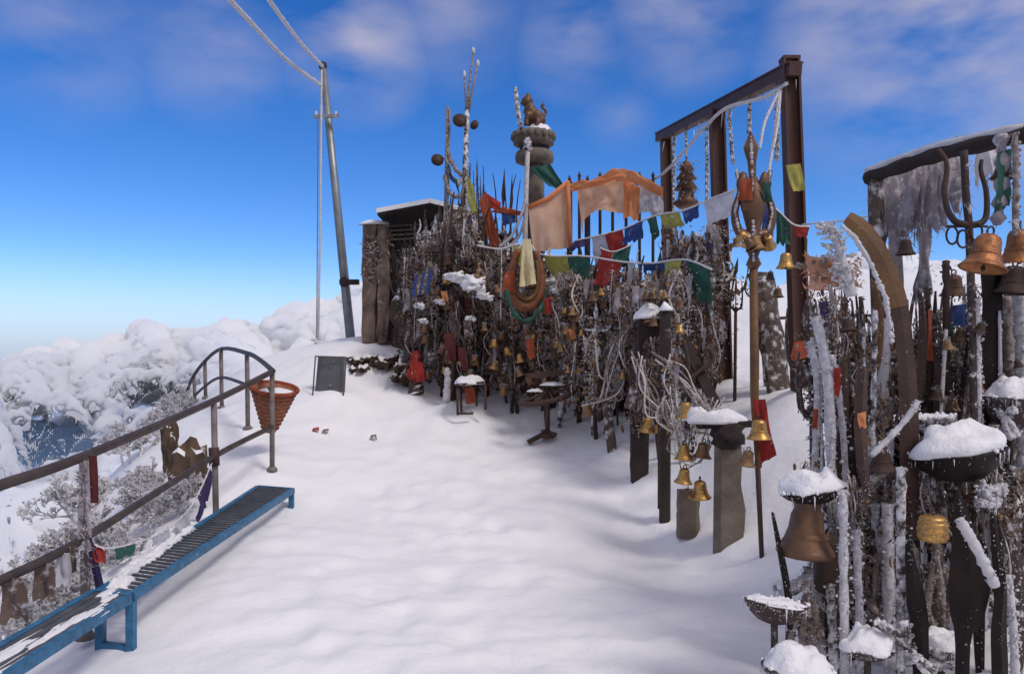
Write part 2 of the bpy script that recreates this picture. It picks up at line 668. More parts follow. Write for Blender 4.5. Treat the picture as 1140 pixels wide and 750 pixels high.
# ------------------------------------------------------------------ snow ground: a smooth surface through surveyed heights (relative to the eye)
CTRL = [(-1, -2, -1.66), (2, -2, -1.66), (-1, 1.5, -1.66), (1, 1.5, -1.66), (-1.5, 3, -1.66), (0, 3.5, -1.66), (1.2, 3.6, -1.63), (0, 5.5, -1.63), (1.2, 5.2, -1.62),
        (-1, 6.5, -1.58), (.3, 7.5, -1.5), (-1, 8.5, -1.36), (-2.17, 4.45, -1.66), (-2.14, 7.6, -1.47), (-2.55, 8.2, -1.19), (-2.6, 5, -1.66), (-2.6, 6.5, -1.5),
        (-3.3, 9.8, -.88), (-4.28, 11.5, -.71), (-5.0, 12.8, -.63), (-5.6, 13.8, -.73), (-6.1, 14.5, -.85), (-.9, 10, -1.05), (-2.1, 9.8, -1.02), (-2.6, 11.2, -.52),
        (-2.9, 14.2, .34), (-4.0, 14.5, .17), (-4.7, 14, -.08), (-5.3, 14, -.5), (-2.3, 13.2, .3), (-1.8, 12.6, 0), (-1.35, 11.8, -.48), (-.55, 11, -.75), (0, 11.2, -.71),
        (.4, 10.3, -1.05), (1.2, 9.3, -1.05), (1.36, 8.4, -1.33), (1.43, 7.4, -1.53), (1.58, 7, -1.55), (1.8, 6.5, -1.58), (1.95, 6.1, -1.6),
        (2.65, 9.9, -.34), (2.9, 8, -.37), (3.5, 11, -.3), (3.7, 9, -.3), (2.45, 12.4, 0), (2.6, 7.4, -.62), (2.3, 6.8, -1.0), (2.3, 6, -1.3), (2.9, 5.8, -.95), (4, 7, -.35),
        (1.9, 3.3, -1.55), (2.6, 3.4, -1.4), (2.35, 4.4, -1.3), (2.9, 4.2, -1.0), (4.5, 4, -.8), (1.6, 4.4, -1.6), (6, 9, -.1), (6, 6, -.4), (6, 2, -1),
        (6, 14, 1.0), (7.4, 15, 1.65), (4.8, 14, .95), (8.5, 14, 1.45), (1, 13, -.1), (0, 13, -.1), (12, 14, 1.3), (12, 8, .1), (14, 2, -.6),
        (-2.85, 4, -1.85), (-3.0, 6, -1.72), (-3.2, 7.6, -1.38), (-3.95, 4, -2.6), (-4.1, 6, -2.3), (-4.4, 8, -1.9), (-4.6, 9.5, -1.35), (-5.3, 11.2, -1.2),
        (-6, 6, -3.6), (-6, 3, -3.8), (-6, 8, -3.6), (-7, 10, -3.9), (-7.5, 12, -4.0), (-8, 14.5, -4.6), (-4, 1, -2.8), (-3, -2, -2.2), (-6, -2, -4), (-9, 8, -6.4), (-10, 14, -6.6),
        (-13, 10, -10), (-13, 20, -9), (-13, 2, -10), (-2, 18, -1.2), (-5, 20, -4), (4, 20, .2), (9, 20, .6), (0, 27, -9), (-14, 30, -15), (12, 28, -5), (18, 20, -2), (18, 8, -.5)]
_c = np.array(CTRL, float)
_k = len(_c)


def _U(r2):
    return np.where(r2 > 1e-12, r2 * np.log(np.maximum(r2, 1e-12)), 0)


_A = np.zeros((_k + 3, _k + 3))
_d2 = ((_c[:, None, :2] - _c[None, :, :2]) ** 2).sum(-1)
_A[:_k, :_k] = _U(_d2) + np.eye(_k) * .12
_A[:_k, _k] = _A[_k, :_k] = 1
_A[:_k, _k + 1:] = _c[:, :2]
_A[_k + 1:, :_k] = _c[:, :2].T
_w = np.linalg.solve(_A, np.concatenate([_c[:, 2], [0, 0, 0]]))


def lerp(a, b, t):
    return a + (b - a) * t


def gz(x, y):
    r2 = (_c[:, 0] - x) ** 2 + (_c[:, 1] - y) ** 2
    return EYE + float(_U(r2) @ _w[:_k] + _w[_k] + _w[_k + 1] * x + _w[_k + 2] * y)


def ground_detail(x, y):
    v = Vector((x, y, 0))
    a = .045 * noise.fractal(v * .9, .9, 2.1, 3) + .018 * noise.fractal(Vector((x * 2.2 + 5, y * 3.6, 1)), .8, 2.2, 3)
    a += .012 * noise.noise(Vector((x * 6, y * 7, 4))) + .006 * noise.noise(Vector((x * 13, y * 14, 8)))
    return a


def axis(lo, hi, dens, fine):
    out = [lo]
    while out[-1] < hi:
        out.append(out[-1] + max(fine, dens(out[-1])))
    return np.array(out)


gx = axis(-15, 19, lambda x: .055 + max(0, abs(x + .3) - 3.5) * .035, .05)
gy = axis(-3, 31, lambda y: .05 + max(0, y - 5) * .009 + max(0, 1.5 - y) * .08, .045)
GX, GY = np.meshgrid(gx, gy)
ZZ = _w[_k] + _w[_k + 1] * GX + _w[_k + 2] * GY
for i in range(_k):
    ZZ = ZZ + _w[i] * _U((GX - _c[i, 0]) ** 2 + (GY - _c[i, 1]) ** 2)
ZZ = ZZ + EYE
fr0 = random.Random(17)
for k in range(230):
    if k < 150:
        t = fr0.random()
        fx, fy = lerp(-.3, -1.2, t) + fr0.gauss(0, .75), lerp(3.2, 11, t)
    else:
        fx, fy = fr0.uniform(-1.9, 1.7), fr0.uniform(3, 9.5)
    rr_, dp, an = fr0.uniform(.07, .15), fr0.uniform(.006, .018), fr0.uniform(-.5, .5)
    dx, dy = GX - fx, GY - fy
    ux, uy = dx * math.cos(an) - dy * math.sin(an), (dx * math.sin(an) + dy * math.cos(an)) / 1.7
    q2 = (ux ** 2 + uy ** 2) / rr_ ** 2
    ZZ = ZZ - dp * np.exp(-q2 ** 1.6) + dp * .35 * np.exp(-(np.sqrt(q2) - 1.5) ** 2 * 5)
for (fx, fy, rr_, dp) in [(-2.6, 11.15, .3, .09), (-2.68, 8.6, .25, .07), (-.53, 10.8, .3, .05), (.4, 10.3, .3, .06), (-1.43, 11.6, .3, .08), (1.37, 8.35, .22, .07), (1.43, 7.35, .18, .06), (1.8, 6.5, .2, .06), (1.56, 6.9, .2, .05), (1.95, 6.1, .1, .03), (1.2, 9.2, .15, .05), (2.94, 8.0, .25, .07), (2.7, 9.9, .25, .07), (-2.52, 8.2, .14, .05), (-2.15, 7.6, .14, .04), (-.9, 11.1, .3, .08)]:
    ZZ = ZZ + dp * np.exp(-((GX - fx) ** 2 + (GY - fy) ** 2) / rr_ ** 2)
nx_, ny_ = len(gx), len(gy)
verts = [(GX[j, i], GY[j, i], ZZ[j, i] + ground_detail(GX[j, i], GY[j, i])) for j in range(ny_) for i in range(nx_)]
faces = [(j * nx_ + i, j * nx_ + i + 1, (j + 1) * nx_ + i + 1, (j + 1) * nx_ + i) for j in range(ny_ - 1) for i in range(nx_ - 1)]
gm = MB()
gm.v, gm.f, gm.sm = verts, faces, [True] * len(faces)
# the mountain's flanks run on down to the valley
rim = [j * nx_ for j in range(ny_)] + [(ny_ - 1) * nx_ + i for i in range(1, nx_)] + [j * nx_ + nx_ - 1 for j in range(ny_ - 2, -1, -1)] + [i for i in range(nx_ - 2, 0, -1)]
prev = rim
for (k_, dz) in ((1.8, -22), (6, -130), (30, -700)):
    cur = []
    for i in rim:
        x, y, z = verts[i]
        cur.append(len(gm.v))
        gm.v.append(((x - 2) * k_ + 2, (y - 14) * k_ + 14, z + dz))
    for a in range(len(rim)):
        b = (a + 1) % len(rim)
        gm.f.append((prev[a], prev[b], cur[b], cur[a]))
        gm.sm.append(True)
    prev = cur
tag(part('snow_ground', gm, M_SNOW), kind='structure')

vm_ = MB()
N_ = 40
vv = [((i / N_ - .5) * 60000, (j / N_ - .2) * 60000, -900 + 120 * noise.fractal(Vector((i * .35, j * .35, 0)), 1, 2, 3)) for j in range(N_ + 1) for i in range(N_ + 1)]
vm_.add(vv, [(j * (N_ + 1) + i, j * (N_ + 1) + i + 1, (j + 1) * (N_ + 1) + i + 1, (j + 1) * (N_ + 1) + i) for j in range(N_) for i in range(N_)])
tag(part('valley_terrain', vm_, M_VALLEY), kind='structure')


# ------------------------------------------------------------------ sea of clouds
def cloud_material():
    m = bpy.data.materials.new('cloud')
    m.use_nodes = True
    n, l = m.node_tree.nodes, m.node_tree.links
    n.remove(n['Principled BSDF'])
    v = n.new('ShaderNodeVolumePrincipled')
    v.inputs['Color'].default_value = (.998, .997, .998, 1)
    v.inputs['Density'].default_value = .032
    v.inputs['Anisotropy'].default_value = 0
    l.new(v.outputs[0], n['Material Output'].inputs['Volume'])
    return m


def top_line(px):
    xs = [-600, -100, 0, 60, 120, 200, 260, 320, 400, 520, 700, 860, 960, 1060, 1400]
    ys = [398, 396, 394, 392, 388, 380, 366, 352, 344, 347, 342, 320, 298, 294, 330]
    return float(np.interp(px, xs, ys))


HOLES = ((62, 494, 95, 34), (172, 466, 55, 22), (135, 512, 50, 22), (20, 556, 40, 16))
NA, ND = 800, 440
cq, TH, HF, DI, TN, BY = [], [], [], [], [], []


def billow(q, r, sd):
    f1 = noise.voronoi(q / (r * 1.5) + Vector((sd, sd * 2, sd * 3)))[0][0]
    return math.sqrt(max(0, 1 - (f1 / .85) ** 2))


for j in range(ND + 1):
    u = j / ND
    dist = 700 * (14 ** u)
    for i in range(NA + 1):
        px = -330 + 1650 * i / NA
        tl = top_line(px)
        q = Vector((px, 150 * math.log(dist), 0))
        w = Vector((noise.noise(q / 60), noise.noise(q / 60 + Vector((9, 4, 0))), 0)) * 16
        h = 62 * .85 * billow(q + w * 1.3, 62, 0) + 27 * .95 * billow(q + w * 1.1, 27, 3.3)
        big = noise.noise(q / 130 + Vector((3, 1, 0)))
        base_y = tl + 56 + 330 * (1 - u) ** 1.7
        ht = base_y - h + 22 * big
        hf = thin = 0
        ld_ = q.y
        if u < .93:
            for (hx, hy, hr, hs) in HOLES:
                rr = math.hypot((px - hx + 10 * w.x / 16) / hr, (base_y - 32 - hy) / hs) + .5 * noise.fractal(Vector((px / 26, ld_ / 16, 7)), .8, 2.1, 3)
                hf = max(hf, min(1, max(0, 1 - rr) * 2.2))
                thin = max(thin, min(1, max(0, 2.4 - rr)))
        else:
            ht += 160 * ((u - .93) / .07) ** 2
        tk = lerp(420, 34, min(1, thin * 1.3))
        TH.append(tk * (1 - hf) + .3)
        TN.append(thin)
        BY.append(base_y)
        HF.append(hf * tk)
        DI.append(dist)
        cq.append((px, 150 * math.log(dist), ht))
W1 = NA + 1
Q = np.array(cq).reshape(ND + 1, W1, 3)
nq = np.cross(np.gradient(Q, axis=1), np.gradient(Q, axis=0))
nq /= np.linalg.norm(nq, axis=2, keepdims=True)
nq[nq[..., 2] > 0] *= -1
nq = nq.reshape(-1, 3)
cvs = []
for k in range(len(cq)):
    px, ld, ht = cq[k]
    if px > 380 and px < 800 and DI[k] < 2500:
        e = 0
    else:
        q = Vector((px, ld, ht))
        am = .45 + 1.1 * max(0, .5 + noise.noise(q / 45))
        e = am * (13 * .95 * billow(q, 13, 7.1) + 5.5 * .9 * billow(q, 5.5, 2.2)) * (1 - min(1, HF[k] / 40))
    n_ = nq[k] * e
    p = P(px + n_[0], ht + n_[2], math.exp((ld + n_[1]) / 150))
    p.z -= HF[k]
    cvs.append(tuple(p))
W1 = NA + 1
# valley land raised close under the cloud gaps to catch sun, painted haze blue
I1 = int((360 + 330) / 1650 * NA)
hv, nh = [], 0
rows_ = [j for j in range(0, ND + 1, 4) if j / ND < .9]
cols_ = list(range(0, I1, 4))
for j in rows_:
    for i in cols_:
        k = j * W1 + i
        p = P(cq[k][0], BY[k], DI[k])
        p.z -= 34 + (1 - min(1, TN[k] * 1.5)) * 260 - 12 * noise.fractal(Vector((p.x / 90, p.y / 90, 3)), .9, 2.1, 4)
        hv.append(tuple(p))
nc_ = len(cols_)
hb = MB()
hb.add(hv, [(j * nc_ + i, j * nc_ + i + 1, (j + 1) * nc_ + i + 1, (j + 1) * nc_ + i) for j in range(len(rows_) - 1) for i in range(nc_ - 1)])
tag(part('raised_gap_land', hb, M_VALLEY), kind='structure')
NB = len(cvs)
cvs += [(x, y, z - t) for (x, y, z), t in zip(cvs, TH)]
cfs = [(j * W1 + i, j * W1 + i + 1, (j + 1) * W1 + i + 1, (j + 1) * W1 + i) for j in range(ND) for i in range(NA)]
cme = bpy.data.meshes.new('clouds')
top_faces = len(cfs)
cfs += [tuple(NB + i for i in reversed(f)) for f in cfs]
for i in range(NA):
    a, b = ND * W1 + i, ND * W1 + i + 1
    cfs.append((i + 1, i, NB + i, NB + i + 1))
    cfs.append((a, b, NB + b, NB + a))
for j in range(ND):
    a, b = j * W1 + NA, (j + 1) * W1 + NA
    cfs.append((j * W1, (j + 1) * W1, NB + (j + 1) * W1, NB + j * W1))
    cfs.append((b, a, NB + a, NB + b))
cme.from_pydata(cvs, [], cfs)
cme.polygons.foreach_set('use_smooth', np.ones(len(cfs), dtype=bool))
cme.materials.append(cloud_material())
clo = bpy.data.objects.new('clouds', cme)
COL.objects.link(clo)
tag(clo, 'sea of white cumulus clouds filling the valley below the summit', None, None, 'stuff')

# ------------------------------------------------------------------ frosted plants and rocks on the left slope
def rock(name, label, cx, cy, d, w, h, seed, m, dep=None, cat='rock'):
    c = P(cx, cy, d)
    mb = MB()
    rw, rh = pw(w, d) / 2, pw(h, d) / 2
    mb.blob(c, rw, dep or rw * .8, rh, seed, .55, 3, 1.9, False)
    return single(name, mb, m, label, cat, c)


rock('rock', 'brown crumbling rock edge under the railing, half drifted over with snow', 212, 538, 7.8, 44, 85, 2, M_ROCKB)
rock('rock', 'narrow brown rock sticking out of the snow bank behind the railing post', 190, 500, 8.6, 20, 60, 5, M_ROCKB)
for (lab, lst) in (('long dark brown rock ledge bare of snow beside the grey board', [(388, 401, 12.6, 14, 10), (400, 404, 12.4, 14, 14), (414, 401, 12.5, 16, 12), (428, 404, 12.3, 14, 12), (395, 412, 12.2, 8, 8), (407, 411, 12.2, 9, 9), (438, 400, 12.4, 9, 10)]),
                   ('small dark rock heap in front of the red wrapped idol', [(446, 410, 12.0, 10, 14), (441, 420, 11.9, 7, 8), (452, 418, 11.9, 8, 12)])):
    mb = MB()
    for k, (px, py, d, w, h) in enumerate(lst):
        mb.blob(P(px, py, d), pw(w, d) * .62, .3, pw(h, d) * .62, px, .7, 3, 2.2)
    single('rock', mb, M_ROCKB, lab, 'rock', P(lst[0][0], lst[0][1], lst[0][2]))


def make_shrub(kind, H, seed):
    """branching twigs cased in rime: stems, then twigs and feathers of frost"""
    r = random.Random(seed)
    root = thing('frosted_shrub', 'shrub', 'shrub')
    st, tw = MB(), MB()
    pts = []

    def grow(p, d, L, rad, lv):
        q = p + d * L
        m = p.lerp(q, .5) + Vector((r.gauss(0, 1), r.gauss(0, 1), r.gauss(0, .5))) * L * .08
        (st if lv < 2 else tw).tube([p, m, q], [rad, rad * .8, rad * .6], 5)
        pts.append((m, q))
        if lv < 4:
            for _ in range(r.choice((2, 3, 3)) if lv else 5):
                nd = (d * .8 + Vector((r.gauss(0, .55), r.gauss(0, .55), r.gauss(.12, .4)))).normalized()
                grow(p.lerp(q, r.uniform(.5, 1)), nd, L * r.uniform(.5, .8), rad * .66, lv + 1)
    for k in range(3):
        grow(Vector((r.gauss(0, .06), r.gauss(0, .06), -.1)), Vector((r.gauss(0, .3), r.gauss(0, .3), 1)).normalized(), H * .34, H * .02, 0)
    for (m, q) in pts:
        tw.spikes([m, q], 8, H * .055, 0, r, (0, 0, .4), .5)
    part('stem', st, M_TWIG, root)
    part('frost', tw, M_FROST, root, None, 'stuff')
    return root


shrubs = [make_shrub(0, 1.0, 3), make_shrub(1, 1.0, 14), make_shrub(2, 1.0, 29)]
shr = [(28, 668, 5.0, .75), (62, 640, 5.4, .7), (95, 660, 5.2, .6), (72, 600, 6.6, .85), (110, 590, 6.8, .9), (140, 560, 7.6, .7), (128, 620, 6.2, .6), (165, 545, 8.2, .65),
       (178, 585, 7.2, .55), (150, 505, 10.4, .8), (172, 480, 12.0, .8), (192, 466, 13.6, .95), (205, 470, 13.0, .6), (85, 560, 9.4, 1.1), 
       (200, 560, 7.4, .6), (15, 620, 7.5, .9)]
for i, (px, py, d, h) in enumerate(shr):
    p = P(px, py, d)
    p.z = gz(p.x, p.y) - .02
    place(shrubs[i % 3], p, h, (0, 0, RND.uniform(0, 6)), 'leafless shrub cased in white hoarfrost on the slope below the railing', 'frosted shrubs on the left slope')


# ------------------------------------------------------------------ railing
def railing(name, label, top, mid, posts, rt, rm, rp):
    root = thing(name, label, 'railing', posts[0][1])
    part('top_rail', MB().tube(polyline(PP(top), 24), rt, 10), M_RAIL, root)
    if mid:
        part('middle_rail', MB().tube(polyline(PP(mid), 20), rm, 10), M_RAIL, root)
    for (a, b) in posts:
        mb = MB().tube([a, a.lerp(b, .5), b], rp, 10)
        mb.lathe([(rp * 2.1, 0), (rp * 2.1, .02), (rp * 1.2, .05)], (b.x, b.y, b.z + .0), None, 10, True, True, True)
        part('post', mb, M_RAILP, root)
    return root


near_posts = [(P(95, 508, 4.62), Vector((P(95, 508, 4.62).x, 4.62, 0))), (P(238, 446, 6.8), Vector((P(241, 446, 6.8).x, 6.8, .05))), (P(303, 413, 8.2), P(303, 524, 8.2))]
nr = railing('railing', 'straight brown pipe railing with two rails rising behind the blue bench', [(-45, 559, 3.7), (0, 540, 3.95), (95, 507, 4.62), (238, 446, 6.8), (304, 413, 8.2)],
             [(-45, 668, 3.7), (0, 646, 3.95), (95, 598, 4.62), (238, 508, 6.8), (303, 475, 8.2)], near_posts, .029, .026, .027)
clp = MB().tube([P(238, 498, 6.79), P(239, 518, 6.79)], .045, 9)
part('clamp', clp, M_RUSTD, nr)
far_posts = [(P(275, 393, 9.8), P(276, 478, 9.8)), (P(246, 388, 11.5), P(247, 455, 11.5)), (P(228, 402, 12.8), P(229, 444, 12.8)), (P(216, 418, 13.8), P(217, 447, 13.8)), (P(208, 432, 14.5), P(209, 449, 14.5))]
railing('railing', 'curved thin pipe railing bending round the snowy edge behind the basket', [(304, 413, 8.2), (290, 401, 9), (275, 393, 9.8), (247, 388, 11.5), (228, 402, 12.8), (214, 421, 13.9), (207, 440, 14.6)],
        [(303, 434, 8.3), (275, 428, 9.8), (246, 420, 11.5), (228, 430, 12.8), (213, 444, 14)], far_posts, .028, .022, .03)

# scraps of frozen cloth and prayer flags on the railing
def cloth(name, corners, nx, ny, amp, m, seed=0, sag=0.0, rag=0.0):
    """cloth between four corners TL, TR, BR, BL with folds"""
    tl, tr, br, bl = [Vector(c) for c in corners]
    mb = MB()
    vs = []
    nrm = (tr - tl).cross(bl - tl)
    nrm = nrm.normalized() if nrm.length > 1e-9 else Vector((0, 1, 0))
    L = (tr - tl).length
    for j in range(ny + 1):
        v = j / ny
        for i in range(nx + 1):
            u = i / nx
            p = tl.lerp(tr, u).lerp(bl.lerp(br, u), v)
            e = noise.noise(Vector((u * 2.6 + seed * 3.1, v * 1.4, seed)))
            e2 = noise.noise(Vector((u * 7 + seed, v * 2.2, seed * 2.7)))
            p = p + nrm * amp * (e + .4 * e2) * (.15 + v)
            p.z -= sag * L * 4 * u * (1 - u) * (1 if sag > 0 else 1)
            if rag:
                p.z += rag * v * noise.noise(Vector((u * 9 + seed * 2, 0, seed * 4.4)))
            vs.append(p)
    w = nx + 1
    mb.add(vs, [(j * w + i, j * w + i + 1, (j + 1) * w + i + 1, (j + 1) * w + i) for j in range(ny) for i in range(nx)], True)
    return mb


def quad(px0, py0, px1, py1, d, skew=0, d2=None):
    d2 = d2 or d
    return (P(px0, py0, d), P(px1, py0, d2), P(px1 + skew, py1, d2), P(px0 + skew, py1, d))


single('cloth_strip', cloth('c', quad(98, 507, 108, 560, 4.57, 2), 4, 10, .03, CL['maroon'], 3), CL['maroon'], 'dark red cloth strip tied round the near railing post', 'cloth', P(100, 507, 4.57))
rg = cloth('c', quad(88, 512, 99, 612, 4.56, 3), 5, 14, .05, M_RIB, 5, 0, .06)
rg.spikes(along([P(92, 515, 4.56), P(98, 650, 4.56)]), 260, .05, .02, RND)
single('cloth_strip', rg, M_RIB, 'ragged frost covered cloth strip hanging down the near railing post', 'cloth', P(92, 512, 4.57))
for i, (a, b, dx, c) in enumerate([(0, 30, 640, 'brown'), (38, 60, 622, 'brown'), (62, 78, 612, 'white'), (70, 84, 604, 'brown')]):
    lab = ['stiff brown rag hanging from the lower rail at the edge of the photo', 'brown rag hanging from the lower rail beside the pale rag', 'pale frosted rag hanging between two brown ones on the lower rail',
           'small brown rag hanging from the lower rail beside the near post'][i]
    dd = 4.0 + .5 * (a / 84)
    single('rag', cloth('c', quad(a, dx + 3, b, dx + 52 - i * 6, dd, 3), 6, 10, .05, CL[c], i + 4, 0, .05), CL[c], lab, 'rag', P(a, dx, dd))


def flag_string(label, pts, flags, d=None, rad=.006, cat='prayer flags', group=None, name='prayer_flag_string', cm=None, rime=0):
    """cord with flags: (t0, t1, drop in px, colour, skew px)"""
    w = polyline(PP(pts, d), 60)
    root = thing(name, label, cat, w[0], group)
    mb = MB().tube(w, rad, 6)
    if rime:
        mb.spikes(along(w), rime, .035, 0, RND)
    part('cord', mb, cm or M_ROPE, root)
    for k, (t0, t1, drop, c, sk) in enumerate(flags):
        a, b = w[int(t0 * 60)], w[min(60, int(t1 * 60))]
        h = pw(drop, (a.y + b.y) / 2)
        s = pw(sk, a.y)
        dn = Vector((s, RND.uniform(-.04, .04), -h))
        part('flag', cloth('f', (a, b, b + dn * RND.uniform(.7, 1.05) + Vector((RND.uniform(-.2, .2) * h, 0, 0)), a + dn + Vector((RND.uniform(-.1, .3) * h, 0, 0))), 8, 9, h * .34, CL[c], RND.uniform(0, 50), 0, h * .22), CL[c], root, 'crumpled %s flag' % c)
    return root


flag_string('short frosted flag string drooping from the near railing post to the bench', [(97, 600, 4.57), (118, 610, 4.62), (150, 604, 5.0), (185, 590, 5.6), (215, 560, 6.3), (236, 515, 6.75)],
            [(.05, .2, 22, 'red', 6), (.28, .4, 12, 'green', 3), (.5, .62, 10, 'white', 2), (.68, .78, 14, 'white', 2), (.86, .97, 36, 'purple', -4)], rime=150)
single('cloth_strip', cloth('c', (P(96, 598, 4.55), P(102, 598, 4.55), P(118, 655, 4.6), P(106, 655, 4.6)), 4, 10, .03, CL['purple'], 9), CL['purple'], 'dark purple cloth tail hanging behind the bench from the near post', 'cloth', P(98, 600, 4.55))


# ------------------------------------------------------------------ benches
def bench(label, fn, ff, bn, bf, legs, nslat, snow=False):
    """front edge near/far, back edge near/far, as points of the seat's top"""
    root = thing('bench', label, 'bench', fn)
    H = .05
    dz = Vector((0, 0, -H / 2))
    for (a, b) in ((fn, ff), (bn, bf), (fn, bn), (ff, bf)):
        part('frame_rail', MB().beam(a + dz, b + dz, .04, H), M_BENCH, root)
    for i in range(nslat):
        t = (i + .6) / (nslat + .2)
        a, b = fn.lerp(ff, t), bn.lerp(bf, t)
        e = (b - a).normalized() * .022
        part('slat', MB().beam(a + e + Vector((0, 0, -.012)), b - e + Vector((0, 0, -.012)), .022, .012), M_SLAT, root)
    for t in legs:
        for (a, b) in ((fn, ff), (bn, bf)):
            q = a.lerp(b, t)
            g = gz(q.x, q.y) - .05
            part('leg', MB().beam(Vector((q.x, q.y, q.z - H)), Vector((q.x, q.y, g)), .045, .045, (0, 1, 0)), M_BENCH, root)
        a, b = fn.lerp(ff, t), bn.lerp(bf, t)
        z = min(gz(a.x, a.y), gz(b.x, b.y)) + .03
        part('foot_rail', MB().beam(Vector((a.x, a.y, z)), Vector((b.x, b.y, z)), .036, .036), M_BENCH, root)
    return root


b1 = bench('long blue bench with bare cross slats, its end standing free in the snow', P(146, 659, 4.45), P(326, 543, 7.6), P(112, 654, 4.52), P(287, 540, 7.75), (.0, .985), 46)
b2n, b2f = P(-10, 757, 3.25), P(143, 661, 4.40)
bench2 = bench('blue bench in the corner with lumps of snow on its slats', b2n, b2f, P(-70, 757, 3.24), P(106, 655, 4.5), (), 0)
# its slats run lengthwise and carry snow
bn2, bf2 = P(-70, 757, 3.24), P(106, 655, 4.5)
for i in range(4):
    t = (i + .75) / 4.5
    a, b = b2n.lerp(bn2, t), b2f.lerp(bf2, t)
    part('slat', MB().beam(a + Vector((0, 0, -.012)), b + Vector((0, 0, -.012)), .034, .014), M_SLAT, bench2)
sn = MB()
for k in range(24):
    u, v = RND.random(), (RND.randrange(4) + .3 + RND.random() * .5) / 4.6
    q = b2n.lerp(b2f, u).lerp(bn2.lerp(bf2, u), v)
    sn.dome(q + Vector((0, 0, -.016)), RND.uniform(.02, .05), RND.uniform(.08, .26), RND.uniform(.006, .02), k * 1.7, .5, 14, 4)
part('snow', sn, M_SNOWCAP, bench2)
sn = MB()
fn, ff, bn, bf = P(146, 659, 4.45), P(326, 543, 7.6), P(112, 654, 4.52), P(287, 540, 7.75)
for (u, v, rx, ry) in ((.04, .75, .07, .1), (.1, .95, .05, .15), (.17, .99, .05, .2), (.24, 1.0, .05, .2), (.33, 1.02, .04, .2), (.42, 1.02, .04, .15)):
    q = fn.lerp(ff, u).lerp(bn.lerp(bf, u), v)
    sn.dome(q + Vector((0, 0, -.014)), rx, ry, .035, u * 9, .6)
part('snow', sn, M_SNOWCAP, b1)
# drift against the back of the bench
dr = MB()
for (px, py, d, rx, ry, h) in ((172, 628, 5.6, .13, .7, .12), (208, 602, 6.3, .13, .6, .14), (150, 640, 5.1, .1, .5, .10), (190, 610, 5.9, .11, .4, .15)):
    dr.dome(P(px, py, d), rx, ry, h, px, .45)
single('snow_drift', dr, M_SNOWCAP, 'snow drift heaped along the back of the blue bench', 'snow drift', P(180, 620, 5.5))

# ------------------------------------------------------------------ basket, grey board
bk = P(300, 480, 8.6)
bk.z = max(bk.z, gz(bk.x, bk.y) - .03)
br = thing('basket', 'tall cone shaped red brown woven basket holding snow beside the railing', 'basket', bk)
Mt = Matrix.Rotation(R(10), 3, 'Y') @ Matrix.Rotation(R(12), 3, 'X')
hB, r0, r1 = pw(50, 8.6), pw(7.5, 8.6), pw(25, 8.6)
wall = MB().lathe([(r0 * .9, .0), (r0, .02), (lerp(r0, r1, .5), hB * .5), (r1, hB), (r1 * .94, hB), (lerp(r0, r1, .5) * .93, hB * .5), (r0 * .9, .04)], bk, Mt, 28, True, True, True)
part('basket_wall', wall, M_BASKET, br)
rimm = MB()
ring = [bk + Mt @ Vector((r1 * 1.01 * math.cos(a), r1 * 1.01 * math.sin(a), hB)) for a in [i / 24 * 2 * math.pi for i in range(25)]]
rimm.tube(ring, .022, 7)
part('rim', rimm, CL['rust'], br)
for k in range(9):
    t = (k + 1) / 10
    rr = lerp(r0, r1, t) * 1.015
    part('weave_band', MB().tube([bk + Mt @ Vector((rr * math.cos(a), rr * math.sin(a), hB * t)) for a in [i / 24 * 2 * math.pi for i in range(25)]], .010, 5), M_BASKET, br)
part('snow', MB().dome(bk + Mt @ Vector((0, 0, hB * .86)), r1 * .86, r1 * .86, .07, 2, .2), M_SNOWCAP, br)
pc = P(368, 441, 11.2)
pl = thing('board', 'grey metal notice board leaning upright in the snow', 'board', pc)
mb = MB().prism([(pw(-18.5, 11.2), -.06), (pw(16, 11.2), -.06), (pw(16.5, 11.2), pw(44, 11.2)), (pw(-16.5, 11.2), pw(45, 11.2))], pc, (1, -.12, 0), (0.02, .12, 1), .05)
part('panel', mb, M_PLAQUE, pl)
for (x0, y0, x1, y1) in ((-18, 0, -16.2, 44), (15.8, 0, 16.2, 43.5), (-16.5, 44.5, 16.3, 43.6)):
    part('rim', MB().tube([pc + Vector((pw(x0, 11.2), -.1 + .12 * pw(y0, 11.2), pw(y0, 11.2))), pc + Vector((pw(x1, 11.2), -.1 + .12 * pw(y1, 11.2), pw(y1, 11.2)))], .011, 6), M_PLAQUE, pl)
for (x, y) in ((0, 33), (0, 12)):
    part('bolt', MB().blob(pc + Vector((pw(x, 11.2), -.035 + .12 * pw(y, 11.2), pw(y, 11.2))), .025, .02, .025, 1, .1, 1), M_RAILP, pl)
for i, (px, py, c) in enumerate(((352, 470, 'red'), (363, 452, 'brown'), (416, 470, 'brown'))):
    q = P(px, py, 10)
    q.z = gz(q.x, q.y)
    single('litter_scrap', cloth('c', (q + Vector((-.035, 0, .03)), q + Vector((.03, .02, .04)), q + Vector((.05, -.06, .0)), q + Vector((-.04, -.06, .01))), 4, 4, .04, CL[c], i), CL[c],
           ['red scrap lying in the snow nearest the grey board', 'dark brown scrap lying in the snow just under the grey board', 'small dark scrap in the snow towards the red idol'][i], 'litter', q)

